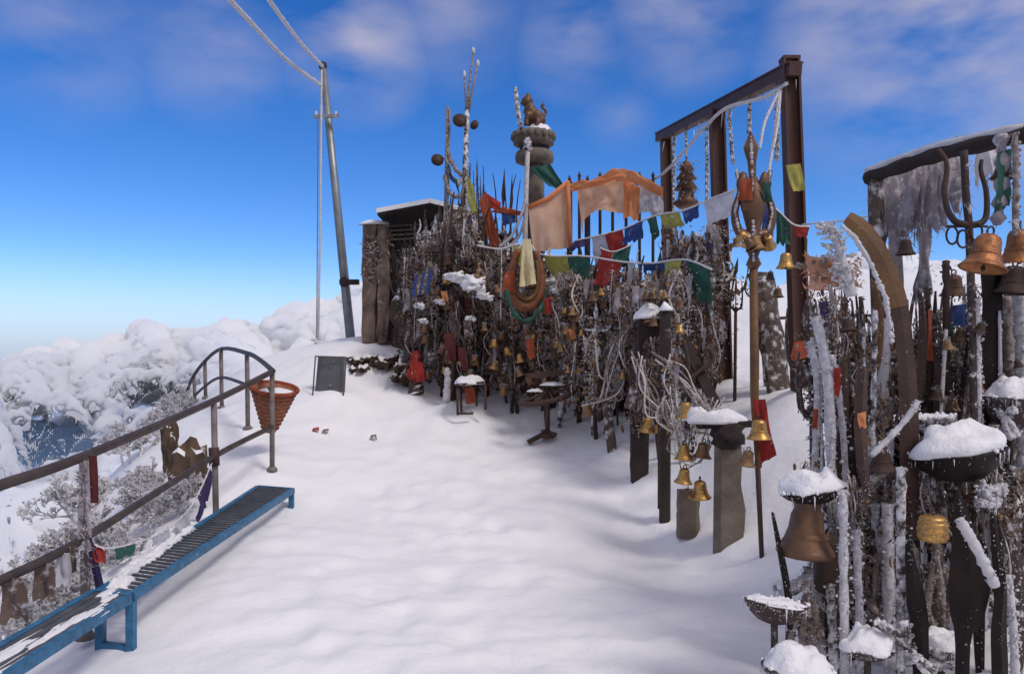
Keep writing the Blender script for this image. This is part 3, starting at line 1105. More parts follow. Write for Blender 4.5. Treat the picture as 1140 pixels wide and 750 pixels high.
# ------------------------------------------------------------------ leaning utility pole and its iced cables
up = thing('utility_pole', 'leaning grey steel utility pole with a small crossarm', 'utility pole', P(391, 380, 14.2))
part('shaft', MB().tube([P(391, 384, 14.2), P(375, 225, 14.2), P(359.5, 73, 14.2)], [.088, .075, .06], 12), M_POLE, up)
part('crossarm', MB().beam(P(349, 130, 14.05), P(377, 129, 14.05), .05, .06), M_POLE, up)
for x in (352, 374):
    part('insulator', MB().tube([P(x, 131, 14.05), P(x, 124, 14.05)], [.035, .02], 8), M_FROST, up)
part('cap', MB().tube([P(359.6, 76, 14.2), P(359.2, 70, 14.2)], [.075, .07], 10), M_RUSTD, up)
part('junction_box', MB().box(P(389, 314, 14.05), (.34, .12, .09)).box(P(383, 314, 14.05), (.1, .16, .16)), M_WOODD, up)


def cable(label, pts, r, rime, m=M_FROST, cat='cable', name='cable', ln=.05):
    w = polyline(PP(pts), 40)
    rr = [r * (1 + .35 * noise.noise(Vector((i * .9, r * 1000, 0)))) for i in range(41)]
    mb = MB().tube(w, rr, 7)
    if rime:
        mb.spikes(along(w), rime, ln, 0, RND, (0, 0, 0), .4)
    return single(name, mb, m, label, cat, w[0])


cable('thick ice cased cable meeting the utility pole just below its top, lower of two', [(235, -22, 8.5), (278, 24, 10.2), (318, 66, 12.2), (357, 95, 14.1)], .034, 0)
cable('thick ice cased cable meeting the tip of the utility pole, upper of two', [(284, -22, 8.5), (312, 18, 10.5), (338, 52, 12.5), (359, 74, 14.1)], .032, 0)
cable('white frosted wire dropping straight down from the top of the utility pole', [(358, 78, 14.05), (357, 190, 14.0), (356, 280, 14.0), (354, 378, 14.0)], .020, 0, M_FROST)
cable('thin wire hanging beside the frosted one from the pole crossarm', [(354, 132, 14.0), (353.5, 240, 14.0), (352.5, 376, 14.0)], .009, 0, M_RAILP)

# ------------------------------------------------------------------ left end of the shrine: stone pillar, shed, masts, column
D0 = 13.2
sp = thing('stone_pillar', 'tall brown stone pillar under a cap of snow left of the thicket', 'pillar', P(420, 380, D0))
part('shaft', MB().roughpost([P(412.5, 382, D0), P(412, 250, D0)], pw(17, D0), .3, 1, .5, 12), M_STONEP, sp)
part('shaft', MB().roughpost([P(428.5, 382, D0 - .05), P(428, 253, D0 - .05)], pw(14, D0), .3, 4, .5, 12), M_STONEP, sp)
part('snow', MB().dome(P(419, 251, D0), pw(17, D0), .2, .08, 3, .3), M_SNOWCAP, sp)
fr = MB()
fr.spikes(within(P(403, 310, D0 - .2), P(437, 262, D0 - .1)), 500, .10, 0, RND, (0, -.3, -.3), .35)
part('frost', fr, M_FROSTG, sp, None, 'stuff')
ds = 13.6
sh = thing('shed', 'dark open shed with a thin snow covered roof behind the stone pillar', 'shed', P(470, 380, ds))
part('roof', MB().beam(P(429, 248, ds), P(484, 237, ds), 1.6, .05).beam(P(484, 237, ds), P(516, 245, ds), 1.6, .05), M_WOODD, sh)
part('snow', MB().beam(P(428, 244.5, ds), P(484, 234, ds), 1.66, .07).beam(P(484, 234, ds), P(516, 242, ds), 1.66, .07), M_SNOWCAP, sh)
part('back_wall', MB().box(P(470, 310, ds + .7), (1.4, .06, 2.2)), M_WOODD, sh)
for k in range(4):
    part('batten', MB().beam(P(434, 252 + k * 5, ds - .6), P(468, 250 + k * 5, ds - .6), .03, .03), M_WOOD, sh)
for x in (437, 500):
    part('post', MB().beam(P(x, 380, ds - .5), P(x, 244, ds - .5), .09, .09), M_WOODD, sh)


def disc(p, r, tilt, m, root=None, name='disc'):
    M = Matrix.Rotation(R(80), 3, 'X') @ Matrix.Rotation(R(tilt), 3, 'Y')
    mb = MB().lathe([(.0, .018), (r * .25, .018), (r * .35, .006), (r, .0), (r, -.008), (r * .5, -.004), (.0, -.004)], p, M, 18)
    return part(name, mb, m, root)


dm = 12.0
m1 = thing('mast', 'tall frosted mast of three thin rods with two brown discs', 'mast', P(517, 300, dm))
part('shaft', MB().tube([P(516, 330, dm), P(518, 189, dm), P(520, 123, dm)], [.05, .045, .035], 8), M_IRONX, m1)
for (a, b) in (((520, 130), (527, 57)), ((521, 128), (532, 71)), ((519, 126), (517, 83))):
    q = [P(a[0], a[1], dm), P((a[0] + b[0]) / 2 + RND.uniform(-1, 1), (a[1] + b[1]) / 2, dm), P(b[0], b[1], dm)]
    part('rod', MB().tube(q, [.018, .016, .011], 6).spikes(along(q), 160, .035, 0, RND), M_FROSTG, m1)
    part('tip', MB().blob(q[2], .03, .03, .07, 1, .2, 1), M_FROST, m1)
disc(P(512, 134, dm - .08), pw(8, dm), 8, M_RUSTD, m1)
disc(P(528, 139, dm - .08), pw(5.5, dm), -30, M_RUSTD, m1)
m2 = thing('mast', 'shorter frosted mast of two leaning rods with one brown disc', 'mast', P(495, 300, dm + .2))
for (a, b) in (((491, 330), (498, 118)), ((494, 330), (500.5, 122))):
    q = polyline([P(a[0], a[1], dm), P((a[0] + b[0]) / 2 + 1, (a[1] + b[1]) / 2, dm), P(b[0], b[1], dm)], 8)
    part('rod', MB().tube(q, [.018] * 9, 6).spikes(along(q), 220, .035, 0, RND), M_FROSTG, m2)
disc(P(487, 178, dm - .08), pw(7, dm), 10, M_RUSTD, m2)
part('disc_arm', MB().tube([P(487, 178, dm), P(496, 176, dm)], .015, 6), M_IRONX, m2)
for k, (pts, lab) in enumerate([([(497, 165), (505, 185), (515, 195), (519, 190)], 'frosted rope slung between the two masts under the discs'),
                                ([(495, 195), (500, 214), (512, 219), (518, 205)], 'lower frosted rope looped between the two masts')]):
    cable(lab, [(a, b, dm - .1) for a, b in pts], .03, 160, M_FROSTG, 'rope', 'rope', .08)
flag_string('short string of blue, green and white flags between the two masts', [(496, 174, 11.9), (506, 198, 11.9), (518, 196, 11.9)], [(.1, .35, 18, 'blue', 2), (.4, .62, 18, 'green', 2), (.62, .85, 10, 'white', 0)])

dc = 12.6
cl = thing('shrine_column', 'stone column topped with two carved rings, snow and a small creature statue', 'column', P(597, 300, dc))
part('shaft', MB().lathe([(pw(10, dc), 0), (pw(9.5, dc), pw(60, dc)), (pw(8.5, dc), pw(118, dc))], P(597, 298, dc), None, 18, True, True, True, .05), M_STONE, cl)


def rg_(r, h):
    return [(r * .7, 0), (r * .96, h * .15), (r, h * .5), (r * .96, h * .85), (r * .75, h)]


part('lower_ring', MB().lathe(rg_(pw(21.5, dc), pw(15, dc)), P(595, 183, dc), None, 26, True, True, True, .06), M_STONE, cl)
part('neck', MB().lathe([(pw(17, dc), 0), (pw(16, dc), pw(6, dc)), (pw(18, dc), pw(9, dc))], P(595, 170, dc), None, 22, True, True, True), M_WOODD, cl)
part('upper_ring', MB().lathe(rg_(pw(23, dc), pw(17, dc)), P(594, 164, dc), None, 26, True, True, True, .06), M_STONE, cl)
part('snow', MB().dome(P(600, 150, dc), pw(14.5, dc), pw(14, dc), pw(12, dc), 3, .1), M_SNOWCAP, cl)
for k in range(18):
    a = k / 18 * 6.283
    part('petal', MB().blob(P(594, 153, dc) + Vector((math.cos(a) * pw(22, dc), math.sin(a) * pw(22, dc), 0)), .06, .06, .08, k, .2, 1), M_STONE, cl)
st = thing('statue', 'small dark lion like guardian statue seated on top of the shrine column', 'statue', P(592, 140, dc))
b = MB()
for (px, py, rx, rz, ry) in ((597, 130, 9, 8, .11), (590, 124, 7, 10, .1), (587, 113, 6.5, 6.5, .09), (583, 115, 4, 3, .06), (603, 135, 5, 6, .1), (588, 106.5, 3, 3, .05)):
    b.blob(P(px, py, dc - .05), pw(rx, dc), ry, pw(rz, dc), px, .15, 2)
for (x0, y0, x1, y1, yy) in ((588, 126, 586, 140, -.08), (588, 126, 590, 140, .06), (600, 134, 598, 141, -.1), (604, 135, 604, 142, .05)):
    b.tube([P(x0, y0, dc - .05 + yy), P((x0 + x1) / 2 - 1, (y0 + y1) / 2, dc - .05 + yy), P(x1, y1, dc - .05 + yy)], [.05, .04, .045], 7)
b.tube(polyline(PP([(604, 132), (608, 124), (603, 119), (606, 116)], dc), 10), .028, 6)
so = part('body', b, M_BRONZE, st)
md = so.modifiers.new('remesh', 'REMESH')
md.mode = 'VOXEL'
md.voxel_size = .018
md.use_smooth_shade = True
part('frost', MB().spikes(within(P(582, 140, dc - .15), P(606, 108, dc)), 50, .06, 0, RND), M_FROSTG, st, None, 'stuff')
q = [P(581, 148, dc - .2), P(576, 120, dc - .2), P(574, 98, dc - .2)]
single('frosted_rod', MB().tube(q, [.035, .04, .03], 7).spikes(along(q), 220, .07, 0, RND), M_IRONX, 'short frosted rod standing beside the statue on the column', 'rod', q[0])
q = polyline([P(583, 330, 11.4), P(585, 240, 11.4), P(587.5, 168, 11.4)], 10)
wp = thing('frosted_pole', 'thick white frosted pole standing in front of the shrine column', 'pole', q[0])
part('shaft', MB().tube(q, [.034 * (1 + .2 * noise.noise(Vector((i, 0, 3)))) for i in range(11)], 8).spikes(along(q), 300, .035, 0, RND), M_RIME, wp)
part('finial', MB().lathe([(.03, 0), (.075, .03), (.05, .1), (.06, .14), (.02, .2)], q[-1], None, 10, True, True, True), M_IRONX, wp)
single('cloth', cloth('c', (P(589, 186, dc - .3), P(612, 182, dc - .3), P(627, 206, dc - .25), P(612, 210, dc - .35)), 12, 8, .14, CL['green'], 4, .05), CL['green'], 'dark green cloth tied round the shrine column and blown to the right', 'cloth', P(589, 185, dc - .3))

# ------------------------------------------------------------------ spiked fence and orange drapes
dfc = 11.2
for i, x in enumerate((634, 645, 654, 668, 682, 697, 712, 727)):
    r = thing('iron_spike_post', 'dark iron post with a spearhead tip holding up the orange drapes', 'post', P(x, 320, dfc), 'iron posts carrying the orange drapes')
    big = i in (0, 2)
    top = 196 if big else 192
    part('shaft', MB().tube([P(x, 330, dfc), P(x, top + 6, dfc)], .042 if big else .022, 8), M_IRON, r)
    part('spearhead', MB().lathe([(.012, 0), (.028, .03), (.0, .10)], P(x, top + 6, dfc), None, 6, False), M_IRON, r)
single('iron_crossbar', MB().tube(polyline(PP([(633, 207, dfc), (690, 201, dfc), (736, 212, dfc)]), 8), .025, 8), M_IRON, 'dark iron bar joining the spiked posts beneath the orange swag', 'bar', P(633, 207, dfc))
oc = cloth('c', (P(588, 232, 11.0), P(633, 203, 11.1), P(634, 275, 11.05), P(594, 279, 10.95)), 22, 22, .10, CL['beige'], 2, .02)
op = single('drape', oc, CL['beige'], 'sheer beige drape with an orange hem stretched beside the shrine column', 'drape', P(588, 232, 11.0))
part('hem', MB().tube([P(588, 231, 10.98), P(610, 221, 11.0), P(633, 202, 11.08)], .035, 6).tube([P(632, 203, 11.05), P(634, 240, 11.03), P(635, 277, 11.02)], .03, 6), CL['orange'], op)
def sheet(name, rows, d, amp, m, label, seed):
    """a hung sheet through rows of surveyed points"""
    nx, mb = 26, MB()
    rs = [polyline(PP(r, d), nx) for r in rows]
    vs = []
    ny = 16
    for j in range(ny + 1):
        t = j / ny * (len(rs) - 1)
        q = min(int(t), len(rs) - 2)
        for i in range(nx + 1):
            p = rs[q][i].lerp(rs[q + 1][i], t - q)
            e = noise.noise(Vector((i * .22 + seed, j * .10, seed))) + .5 * noise.noise(Vector((i * .6 + j * .25, j * .25, seed * 2)))
            vs.append(p + Vector((0, -amp * (.4 + e), amp * .3 * e)))
    w = nx + 1
    mb.add(vs, [(j * w + i, j * w + i + 1, (j + 1) * w + i + 1, (j + 1) * w + i) for j in range(ny) for i in range(nx)], True)
    return single(name, mb, m, label, 'drape', vs[0])


sheet('drape', [[(634, 206), (660, 199), (690, 189), (712, 195), (737, 210)], [(636, 213), (662, 208), (692, 202), (714, 208), (738, 220)]], 10.85, .10, CL['orange'], 'bright orange swag draped like a tent roof over the spiked posts', 3)
sheet('drape', [[(642, 212), (662, 207), (692, 200), (706, 205)], [(645, 232), (664, 228), (690, 222), (705, 226)], [(648, 262), (654, 240), (690, 236), (704, 242)]], 11.0, .10, CL['beige'], 'pale peach sheet hanging under the left half of the orange swag', 7)
sheet('drape', [[(694, 201), (700, 204), (707, 207), (712, 209)], [(694, 244), (699, 242), (706, 246), (711, 243)]], 10.95, .06, CL['orange'], 'narrow orange drape hanging between two pale sheets', 9)
sheet('drape', [[(708, 207), (718, 209), (728, 213), (738, 217)], [(708, 240), (718, 236), (728, 240), (738, 238)]], 11.0, .08, CL['white'], 'whitish sheet hanging beside the far left gate post under the swag', 12)
for k, (cs, c, lab) in enumerate([(((533, 224), (541, 212), (557, 272), (546, 276)), 'rust', 'long rust red cloth strip slanting down to the flag string'), (((540, 214), (558, 226), (556, 237), (545, 231)), 'red', 'red rag knotted at the top of the rust red strip'),
                                  (((558, 236), (574, 234), (574, 248), (560, 251)), 'blue', 'round bunched blue cloth tied to the black tridents'), (((519, 190), (528, 210), (532, 240), (522, 236)), 'olive', 'pale cloth strip hanging from the tall mast'),
                                  (((545, 236), (560, 230), (583, 236), (584, 241)), 'rust', 'thin rust red cloth stretched behind the black tridents')]):
    d_ = 11.3
    single('cloth_strip', cloth('c', [P(a, b_, d_) for a, b_ in cs], 7, 9, .08, CL[c], k + 30), CL[c], lab, 'cloth', P(cs[0][0], cs[0][1], d_))
for k, (pts, lab) in enumerate([([(556, 275), (570, 262), (580, 240), (585, 222)], 'white streamer sweeping up from the flag string to the frosted pole'),
                                ([(562, 278), (577, 264), (584, 244), (587, 226)], 'second white streamer sweeping up to the frosted pole')]):
    cable(lab, [(a, b_, 11.2) for a, b_ in pts], .022, 60, CL['white'], 'streamer', 'streamer')

# ------------------------------------------------------------------ steel gate with chains
gd = {'far': 12.2, 'mid': 9.9, 'near': 8.0}


def steel_post(label, pts, w, m=M_GATE):
    r = thing('gate_post', label, 'post', pts[0])
    a, b = pts[0], pts[-1]
    # I-section: two flanges and a web
    e = Vector((1, 0, 0))
    part('flange', MB().beam(a - e * w * .44, b - e * w * .44, w * .9, w * .14, (1, 0, 0)), m, r)
    part('flange', MB().beam(a + e * w * .44, b + e * w * .44, w * .9, w * .14, (1, 0, 0)), m, r)
    part('web', MB().beam(a + Vector((0, -.0, 0)), b, w * .16, w * .74, (1, 0, 0)), m, r)
    return r


g1 = steel_post('near right steel post of the tall chain gate, the tallest of three', [P(892, 436, 8.0), P(879, 66, 8.0)], .165)
part('cap', MB().box(P(879, 66, 8.0), (.175, .15, .03)), M_GATE, g1)
g2 = steel_post('middle steel post of the tall chain gate', [P(807, 434, 9.9), P(798, 122, 9.9)], .17)
g3 = steel_post('far left steel post of the tall chain gate', [P(746, 400, 12.2), P(741, 150, 12.2)], .155)
gb = thing('gate_beam', 'snow dusted steel beam across the top of the three gate posts', 'beam', P(735, 150, 12.3))
ba, bb = P(734, 154, 12.4), P(886, 77, 7.85)
part('beam', MB().beam(ba, bb, .13, .12), M_GATEB, gb)
part('flange', MB().beam(ba + Vector((0, 0, .07)), bb + Vector((0, 0, .07)), .16, .018), M_GATEB, gb)
ic = MB()
for k in range(36):
    q = ba.lerp(bb, RND.random())
    ic.spikes([q + Vector((RND.uniform(-.08, .08), 0, -.1))], 1, .22, 0, RND, (0, 0, -9), .08)
part('icicles', ic, M_ICE, gb, None, 'stuff')


def chain(label, a, b, link=.07, m=M_IRONX, group=None, r=.010):
    a, b = Vector(a), Vector(b)
    root = thing('hanging_chain', label, 'chain', a, group)
    L = (b - a).length
    n = max(3, int(L / (link * .72)))
    t = (b - a).normalized()
    x0 = t.orthogonal().normalized()
    mb = MB()
    for i in range(n):
        c = a.lerp(b, (i + .5) / n)
        x = x0 if i % 2 else t.cross(x0)
        ring = [c + t * math.cos(q) * link * .5 + x * math.sin(q) * link * .3 for q in [k / 10 * 6.2832 for k in range(11)]]
        mb.tube(ring, r, 5, False)
    part('links', mb, m, root)
    f = MB().spikes(along([a, b]), int(L * 160), .045, 0, RND, (0, 0, 0), .4)
    part('frost', f, M_FROST, root, None, 'stuff')
    return root


def onbeam(px):
    """depth of the beam where it crosses column px"""
    lo, hi = 0, 1
    for _ in range(30):
        t = (lo + hi) / 2
        q = ba.lerp(bb, t)
        if CX + F * q.x / q.y < px:
            lo = t
        else:
            hi = t
    return ba.lerp(bb, lo)


for (px, py, lab) in [(750, 245, 'frosted chain hanging beside the far left gate post'), (787, 225, 'frosted chain hanging just left of the middle gate post'), (811, 182, 'frosted chain hanging just right of the middle gate post'),
                      (834, 150, 'frosted chain carrying the tall bronze trident head'), (865, 178, 'frosted chain hanging just left of the near right gate post')]:
    q = onbeam(px)
    e = P(px + (4 if px == 811 else 0), py, q.y)
    e.x = q.x + pw(e.x * 0 + (5 if px == 811 else 0), q.y)
    chain(lab, q + Vector((0, 0, -.08)), Vector((e.x, q.y, e.z)))
cable('long white rope swooping across the tall gate from corner to corner', [(716, 206, 11.5), (742, 190, 11), (782, 145, 10), (806, 122, 9.2), (834, 113, 8.6), (857, 106, 8.2), (876, 93, 7.9)], .020, 500, M_ROPE, 'rope', 'rope', .035)
for k, (x0, y0, x1, y1, x2, y2, lab) in enumerate([(868, 100, 852, 135, 846, 165, 'left of three white ropes hanging inside the near gate post'), (868, 100, 862, 150, 852, 220, 'middle of three white ropes hanging inside the near gate post'),
                                                   (869, 100, 866, 135, 861, 165, 'right of three white ropes hanging inside the near gate post')]):
    cable(lab, [(x0, y0, 7.95), (x1, y1, 7.9), (x2, y2, 7.8)], .014, 200, M_ROPE, 'rope', 'rope', .035)
cable('white cord running from the near gate post to the frosted beam on the right', [(893, 250, 7.9), (950, 244, 6.6), (1010, 230, 5.4), (1078, 211, 4.5)], .009, 160, M_ROPE, 'cord', 'cord', .02)


# ------------------------------------------------------------------ bells
BELLP = [(.05, 0), (.12, -.012), (.17, -.05), (.195, -.11), (.205, -.22), (.225, -.34), (.27, -.45), (.335, -.53), (.36, -.555), (.345, -.57), (.31, -.54), (.24, -.44), (.19, -.3), (.17, -.1), (.0, -.05)]


def make_bell(m, seed, frost=0, ribs=0):
    """unit bell: 0.72 wide, hangs from its loop at the origin"""
    root = thing('bell', 'bell', 'bell')
    prof = [(r, z - .14) for r, z in BELLP]
    if ribs:
        prof = [(.04, -.14), (.2, -.15), (.27, -.19), (.30, -.24), (.275, -.27), (.315, -.30), (.325, -.36), (.295, -.39), (.33, -.42), (.335, -.50), (.30, -.53), (.33, -.56), (.32, -.66), (.29, -.68), (.30, -.71), (.26, -.72), (.22, -.6), (.2, -.25), (.0, -.2)]
    part('bell_body', MB().lathe(prof, (0, 0, 0), None, 24, True), m, root)
    part('band', MB().lathe([(.222, -.455), (.234, -.465), (.236, -.485), (.228, -.495)], (0, 0, 0), None, 24, True) if not ribs else MB().lathe([(.33, -.455), (.345, -.46), (.345, -.475), (.332, -.48)], (0, 0, 0), None, 24, True), m, root)
    part('hanging_loop', MB().tube([Vector((math.cos(a) * .06, 0, -.08 + math.sin(a) * .075)) for a in [i / 12 * 6.2832 for i in range(13)]], .018, 6), M_IRONF, root)
    part('clapper', MB().tube([(0, 0, -.2), (0.01, 0, -.66)], .014, 6).blob((.01, 0, -.7), .045, .045, .055, 1, .05, 1), M_IRON, root)
    if frost:
        r = random.Random(seed)
        f = MB()
        f.spikes(lambda q: Vector((q.uniform(-.2, .2), q.uniform(-.2, .2), q.uniform(-.3, -.05))), frost, .12, 0, r, (0, 0, .3), .35)
        part('frost', f, M_FROST, root, None, 'stuff')
    return root


BELL = {'brass': make_bell(M_BRASS, 1), 'brassf': make_bell(M_BRASSF, 2, 60), 'bronze': make_bell(M_BRONZE, 3, 30), 'copper': make_bell(M_COPPER, 4), 'ribbed': make_bell(M_BRASS, 5, 0, 1), 'dark': make_bell(M_RUSTD, 6, 40)}


def bell(kind, px, py, d, wpx, label, tilt=0, group=None):
    """px, py: the loop; wpx: mouth width in the photo"""
    return place(BELL[kind], P(px, py, d), pw(wpx, d) / (.72 if kind != 'ribbed' else .67), (R(RND.uniform(-4, 4)), R(tilt), RND.uniform(0, 6)), label, group)


# ------------------------------------------------------------------ tridents
def make_trident(m, seed, H=1.0, shape=0, frost=80, fm=None):
    """unit height trident: shaft, three prongs on a cross piece"""
    r = random.Random(seed)
    root = thing('trident', 'trident', 'trident')
    w = [.085, .065, .10, .075][shape % 4]
    fh = [.24, .30, .2, .26][shape % 4]
    z0 = 1 - fh
    part('shaft', MB().tube([(0, 0, -.05), (r.gauss(0, .004), 0, .4), (0, 0, z0)], [.013, .012, .011], 7), m, root)
    part('collar', MB().lathe([(.012, -.02), (.022, -.01), (.022, .005), (.012, .015)], (0, 0, z0), None, 8, True, True, True), m, root)
    part('prong', MB().blade([(0, 0, z0), (0, 0, z0 + fh * .45), (0, 0, z0 + fh * .62), (0, 0, 1)], [.014, .014, .034, .003], .012), m, root)
    for s in (-1, 1):
        if shape == 1:
            c = [(0, 0, z0), (s * w * .9, 0, z0 + .01), (s * w * .8, 0, z0 + fh * .4), (s * w, 0, z0 + fh * .7), (s * w * 1.35, 0, z0 + fh * .93)]
        elif shape == 2:
            c = [(0, 0, z0), (s * w * .7, 0, z0 + .0), (s * w * 1.05, 0, z0 + fh * .3), (s * w * .85, 0, z0 + fh * .6), (s * w * .95, 0, z0 + fh * .85)]
        else:
            c = [(0, 0, z0), (s * w * .8, 0, z0 + .012), (s * w, 0, z0 + fh * .3), (s * w * 1.02, 0, z0 + fh * .6), (s * w * .9, 0, z0 + fh * .88)]
        cc = polyline(c, 10)
        part('prong', MB().tube(cc, [.011 - .0008 * i for i in range(11)], 6), m, root)
    if frost:
        f = MB()
        f.spikes(along([(0, 0, .25), (0, 0, z0)]), frost, .035, 0, r, (0, 0, 0), .4)
        f.spikes(within((-w, -.01, z0), (w, .01, z0 + fh * .5)), frost // 3, .03, 0, r, (0, 0, 0), .4)
        part('frost', f, fm or M_FROSTG, root, None, 'stuff')
    return root


TRI = [make_trident(M_IRONF, 1, 1, 0, 130), make_trident(M_IRON, 2, 1, 1, 30), make_trident(M_IRONX, 3, 1, 2, 220, M_RIME), make_trident(M_RUSTD, 4, 1, 3, 60)]


# ------------------------------------------------------------------ garlands: frozen cords strung with small bells, metal leaves and rags
def make_garland(seed, L=1.0, w=.11, bells=5, frost=420, rag='brown', fm=None):
    r = random.Random(seed)
    root = thing('garland', 'garland', 'garland')
    for k in range(3):
        c = polyline([(r.gauss(0, w * .2), r.gauss(0, .04), 0)] + [(r.gauss(0, w * .5), r.gauss(0, .05), -L * t) for t in (.3, .6)] + [(r.gauss(0, w * .4), r.gauss(0, .04), -L * r.uniform(.8, 1))], 14)
        part('cord', MB().tube(c, [.007 + .005 * r.random() for _ in c], 5), M_FROSTG if k != 1 else M_RIME, root)
    for k in range(bells):
        z = -L * (k + .6) / bells * r.uniform(.9, 1.05)
        sc = r.uniform(.055, .10)
        o = Vector((r.gauss(0, w * .55), r.gauss(-.03, .05), z))
        M = Matrix.Rotation(r.gauss(0, .35), 3, 'Y') @ Matrix.Rotation(r.gauss(0, .35), 3, 'X')
        part('small_bell', MB().lathe([(a * sc, b_ * sc) for a, b_ in BELLP[:11]], o, M, 12, True), r.choice((M_BRASSF, M_BRASSF, M_RUSTD, M_BRONZE)), root)
    lf = MB()
    for k in range(52):
        p = Vector((r.gauss(0, w * .75), r.gauss(0, .06), -L * r.random()))
        u = Vector((r.gauss(0, 1), r.gauss(0, .4), r.gauss(0, 1))).normalized()
        v = Vector((r.gauss(0, .3), r.gauss(0, .3), -1)).normalized()
        a = r.uniform(.025, .06)
        lf.prism([(0, 0), (a * .55, a * .7), (a * .35, a * 1.5), (0, a * 2), (-a * .35, a * 1.5), (-a * .55, a * .7)], p, u, v, .006)
    part('metal_leaf', lf, r.choice((M_RUST, M_RUSTL, M_RUSTL)), root, None, 'stuff')
    for k in range(2):
        x, z = r.gauss(0, w * .6), -L * r.uniform(0, .5)
        part('rag', cloth('c', ((x - .03, r.gauss(0, .05), z), (x + .04, r.gauss(0, .05), z), (x + .05 + r.gauss(0, .03), r.gauss(0, .05), z - .35 * L), (x - .03 + r.gauss(0, .03), r.gauss(0, .05), z - .3 * L)), 4, 8, .04, None, seed + k, 0, .06), CL[rag] if k else M_RIB, root)
    f = MB()
    f.spikes(lambda q: Vector((q.gauss(0, w * .6), q.gauss(-.02, .05), -L * q.random())), frost, .05, 0, r, (0, 0, -.3), .35)
    part('frost', f, fm or M_FROSTG, root, None, 'stuff')
    return root


GAR = [make_garland(11, 1, .11, 6, 300, 'brown'), make_garland(12, 1, .13, 7, 240, 'maroon'), make_garland(13, 1, .10, 5, 300, 'white', M_RIME), make_garland(14, 1, .14, 9, 300, 'brown'), make_garland(15, 1, .09, 4, 300, 'purple', M_RIME)]

# ------------------------------------------------------------------ the dense thicket of offerings
rk = MB()  # rock body added behind the offerings to make the gaps read dark
for (px, py, d, rx, ry, rz, sd_) in ((475, 352, 13.2, .62, .5, .85, 1), (512, 352, 13.2, .55, .6, 1.0, 2), (555, 360, 12.9, .7, .5, 1.1, 3), (605, 365, 12.6, .6, .5, 1.1, 4)):
    rk.blob(P(px, py, d), rx, ry, rz, sd_, .35, 3, 1.7, False)
single('dark_fill_mound', rk, M_ROCK, 'dark rock mound added behind the thicket of offerings so its gaps read dark, with snow on its ledges', 'rock', P(520, 420, 13))


def row_d(px):
    return float(np.interp(px, [440, 470, 520, 560, 600, 640, 680, 720, 760], [12.3, 11.9, 11.3, 11.15, 10.8, 10.2, 9.7, 8.9, 8.2]))


def top_y(px):
    return float(np.interp(px, [440, 462, 478, 500, 520, 545, 560, 600, 650, 700, 740, 765], [275, 255, 246, 226, 215, 262, 275, 283, 291, 297, 292, 300]))


def bot_y(px):
    return float(np.interp(px, [440, 470, 520, 560, 600, 640, 680, 710, 740], [430, 438, 445, 452, 430, 440, 455, 420, 430]))


mr = random.Random(5)
# upright timbers and iron bars behind
for k in range(64):
    px = 452 + (k + mr.random() * .8) / 64 * 300
    d = row_d(px) + mr.uniform(.5, 1.9)
    q = P(px, 400, d)
    g = gz(q.x, d) - .1
    t = P(px + mr.uniform(-6, 6), top_y(px) + mr.uniform(2, 60), d)
    q = Vector((q.x, d, g))
    w = mr.uniform(.05, .13)
    m = mr.choice((M_WOODD, M_WOODD, M_WOODF, M_WOOD))
    lab = {'dark_wood': 'dark bare upright timber standing in the thicket of offerings', 'frosted_wood': 'upright timber streaked with frost in the thicket of offerings', 'weathered_wood': 'weathered brown upright timber in the thicket of offerings'}[m.name]
    single('timber_post', MB().roughpost([q, t], w, w * .8, k, .2, 7), m, lab, 'post', q, 'upright timbers in the thicket of offerings')
tl_ = ['slender trident with patchy frost standing in the thicket of offerings', 'bare black trident with flared prongs in the thicket of offerings', 'trident thick with white rime in the thicket of offerings', 'rust brown trident in the thicket of offerings']
for k in range(84):
    px = 446 + (k + mr.random()) / 84 * 316
    d = row_d(px) + mr.uniform(-.1, 1.7)
    q = P(px, 400, d)
    g = gz(q.x, d)
    ty = top_y(px) + mr.choice((-14, -4, 8, 24, 45, 70)) + mr.uniform(-8, 8)
    H = P(px, ty, d).z - g
    kk = mr.choice((0, 0, 1, 2, 2, 3))
    sc = max(.6, H)
    place(TRI[kk], (q.x, d, g), (sc * mr.uniform(.8, 1.3), sc * 1.3, sc), (R(mr.gauss(0, 3)), R(mr.gauss(0, 4)), mr.uniform(-.9, .9)), tl_[kk], 'tridents in the thicket of offerings')
gl = ['greyish frozen garland of bells and rags hanging in the thicket', 'garland of small bells with a dark red rag in the thicket', 'garland furred white with rime in the thicket', 'broad garland of many small bells with a brown rag in the thicket', 'thin garland white with rime beside a purple rag in the thicket']
for k in range(190):
    px = 450 + (k + mr.random()) / 190 * 306
    d = row_d(px) + mr.uniform(-.25, .9)
    y0 = lerp(top_y(px), bot_y(px) - 60, mr.random() ** 1.3 * .95) + mr.uniform(0, 8)
    L = min(pw(bot_y(px) + mr.uniform(-12, 4) - y0, d), mr.uniform(.55, 1.1))
    kk = mr.choice((2, 2, 4, 0, 3, 4) if y0 < 318 else (0, 1, 2, 3, 3, 4) if px > 600 else (0, 1, 1, 3))
    place(GAR[kk], P(px, y0, d), (L * mr.uniform(.8, 1.3), L * 1.2, max(L, .35)), (0, 0, mr.uniform(0, 6)), gl[kk], 'garlands in the thicket of offerings')
bl_ = {'brassf': 'small frosted brass bell hanging in the thicket of offerings', 'dark': 'small dark rusty bell hanging in the thicket of offerings', 'bronze': 'small dull bronze bell hanging in the thicket of offerings', 'brass': 'small clean brass bell hanging in the thicket of offerings'}
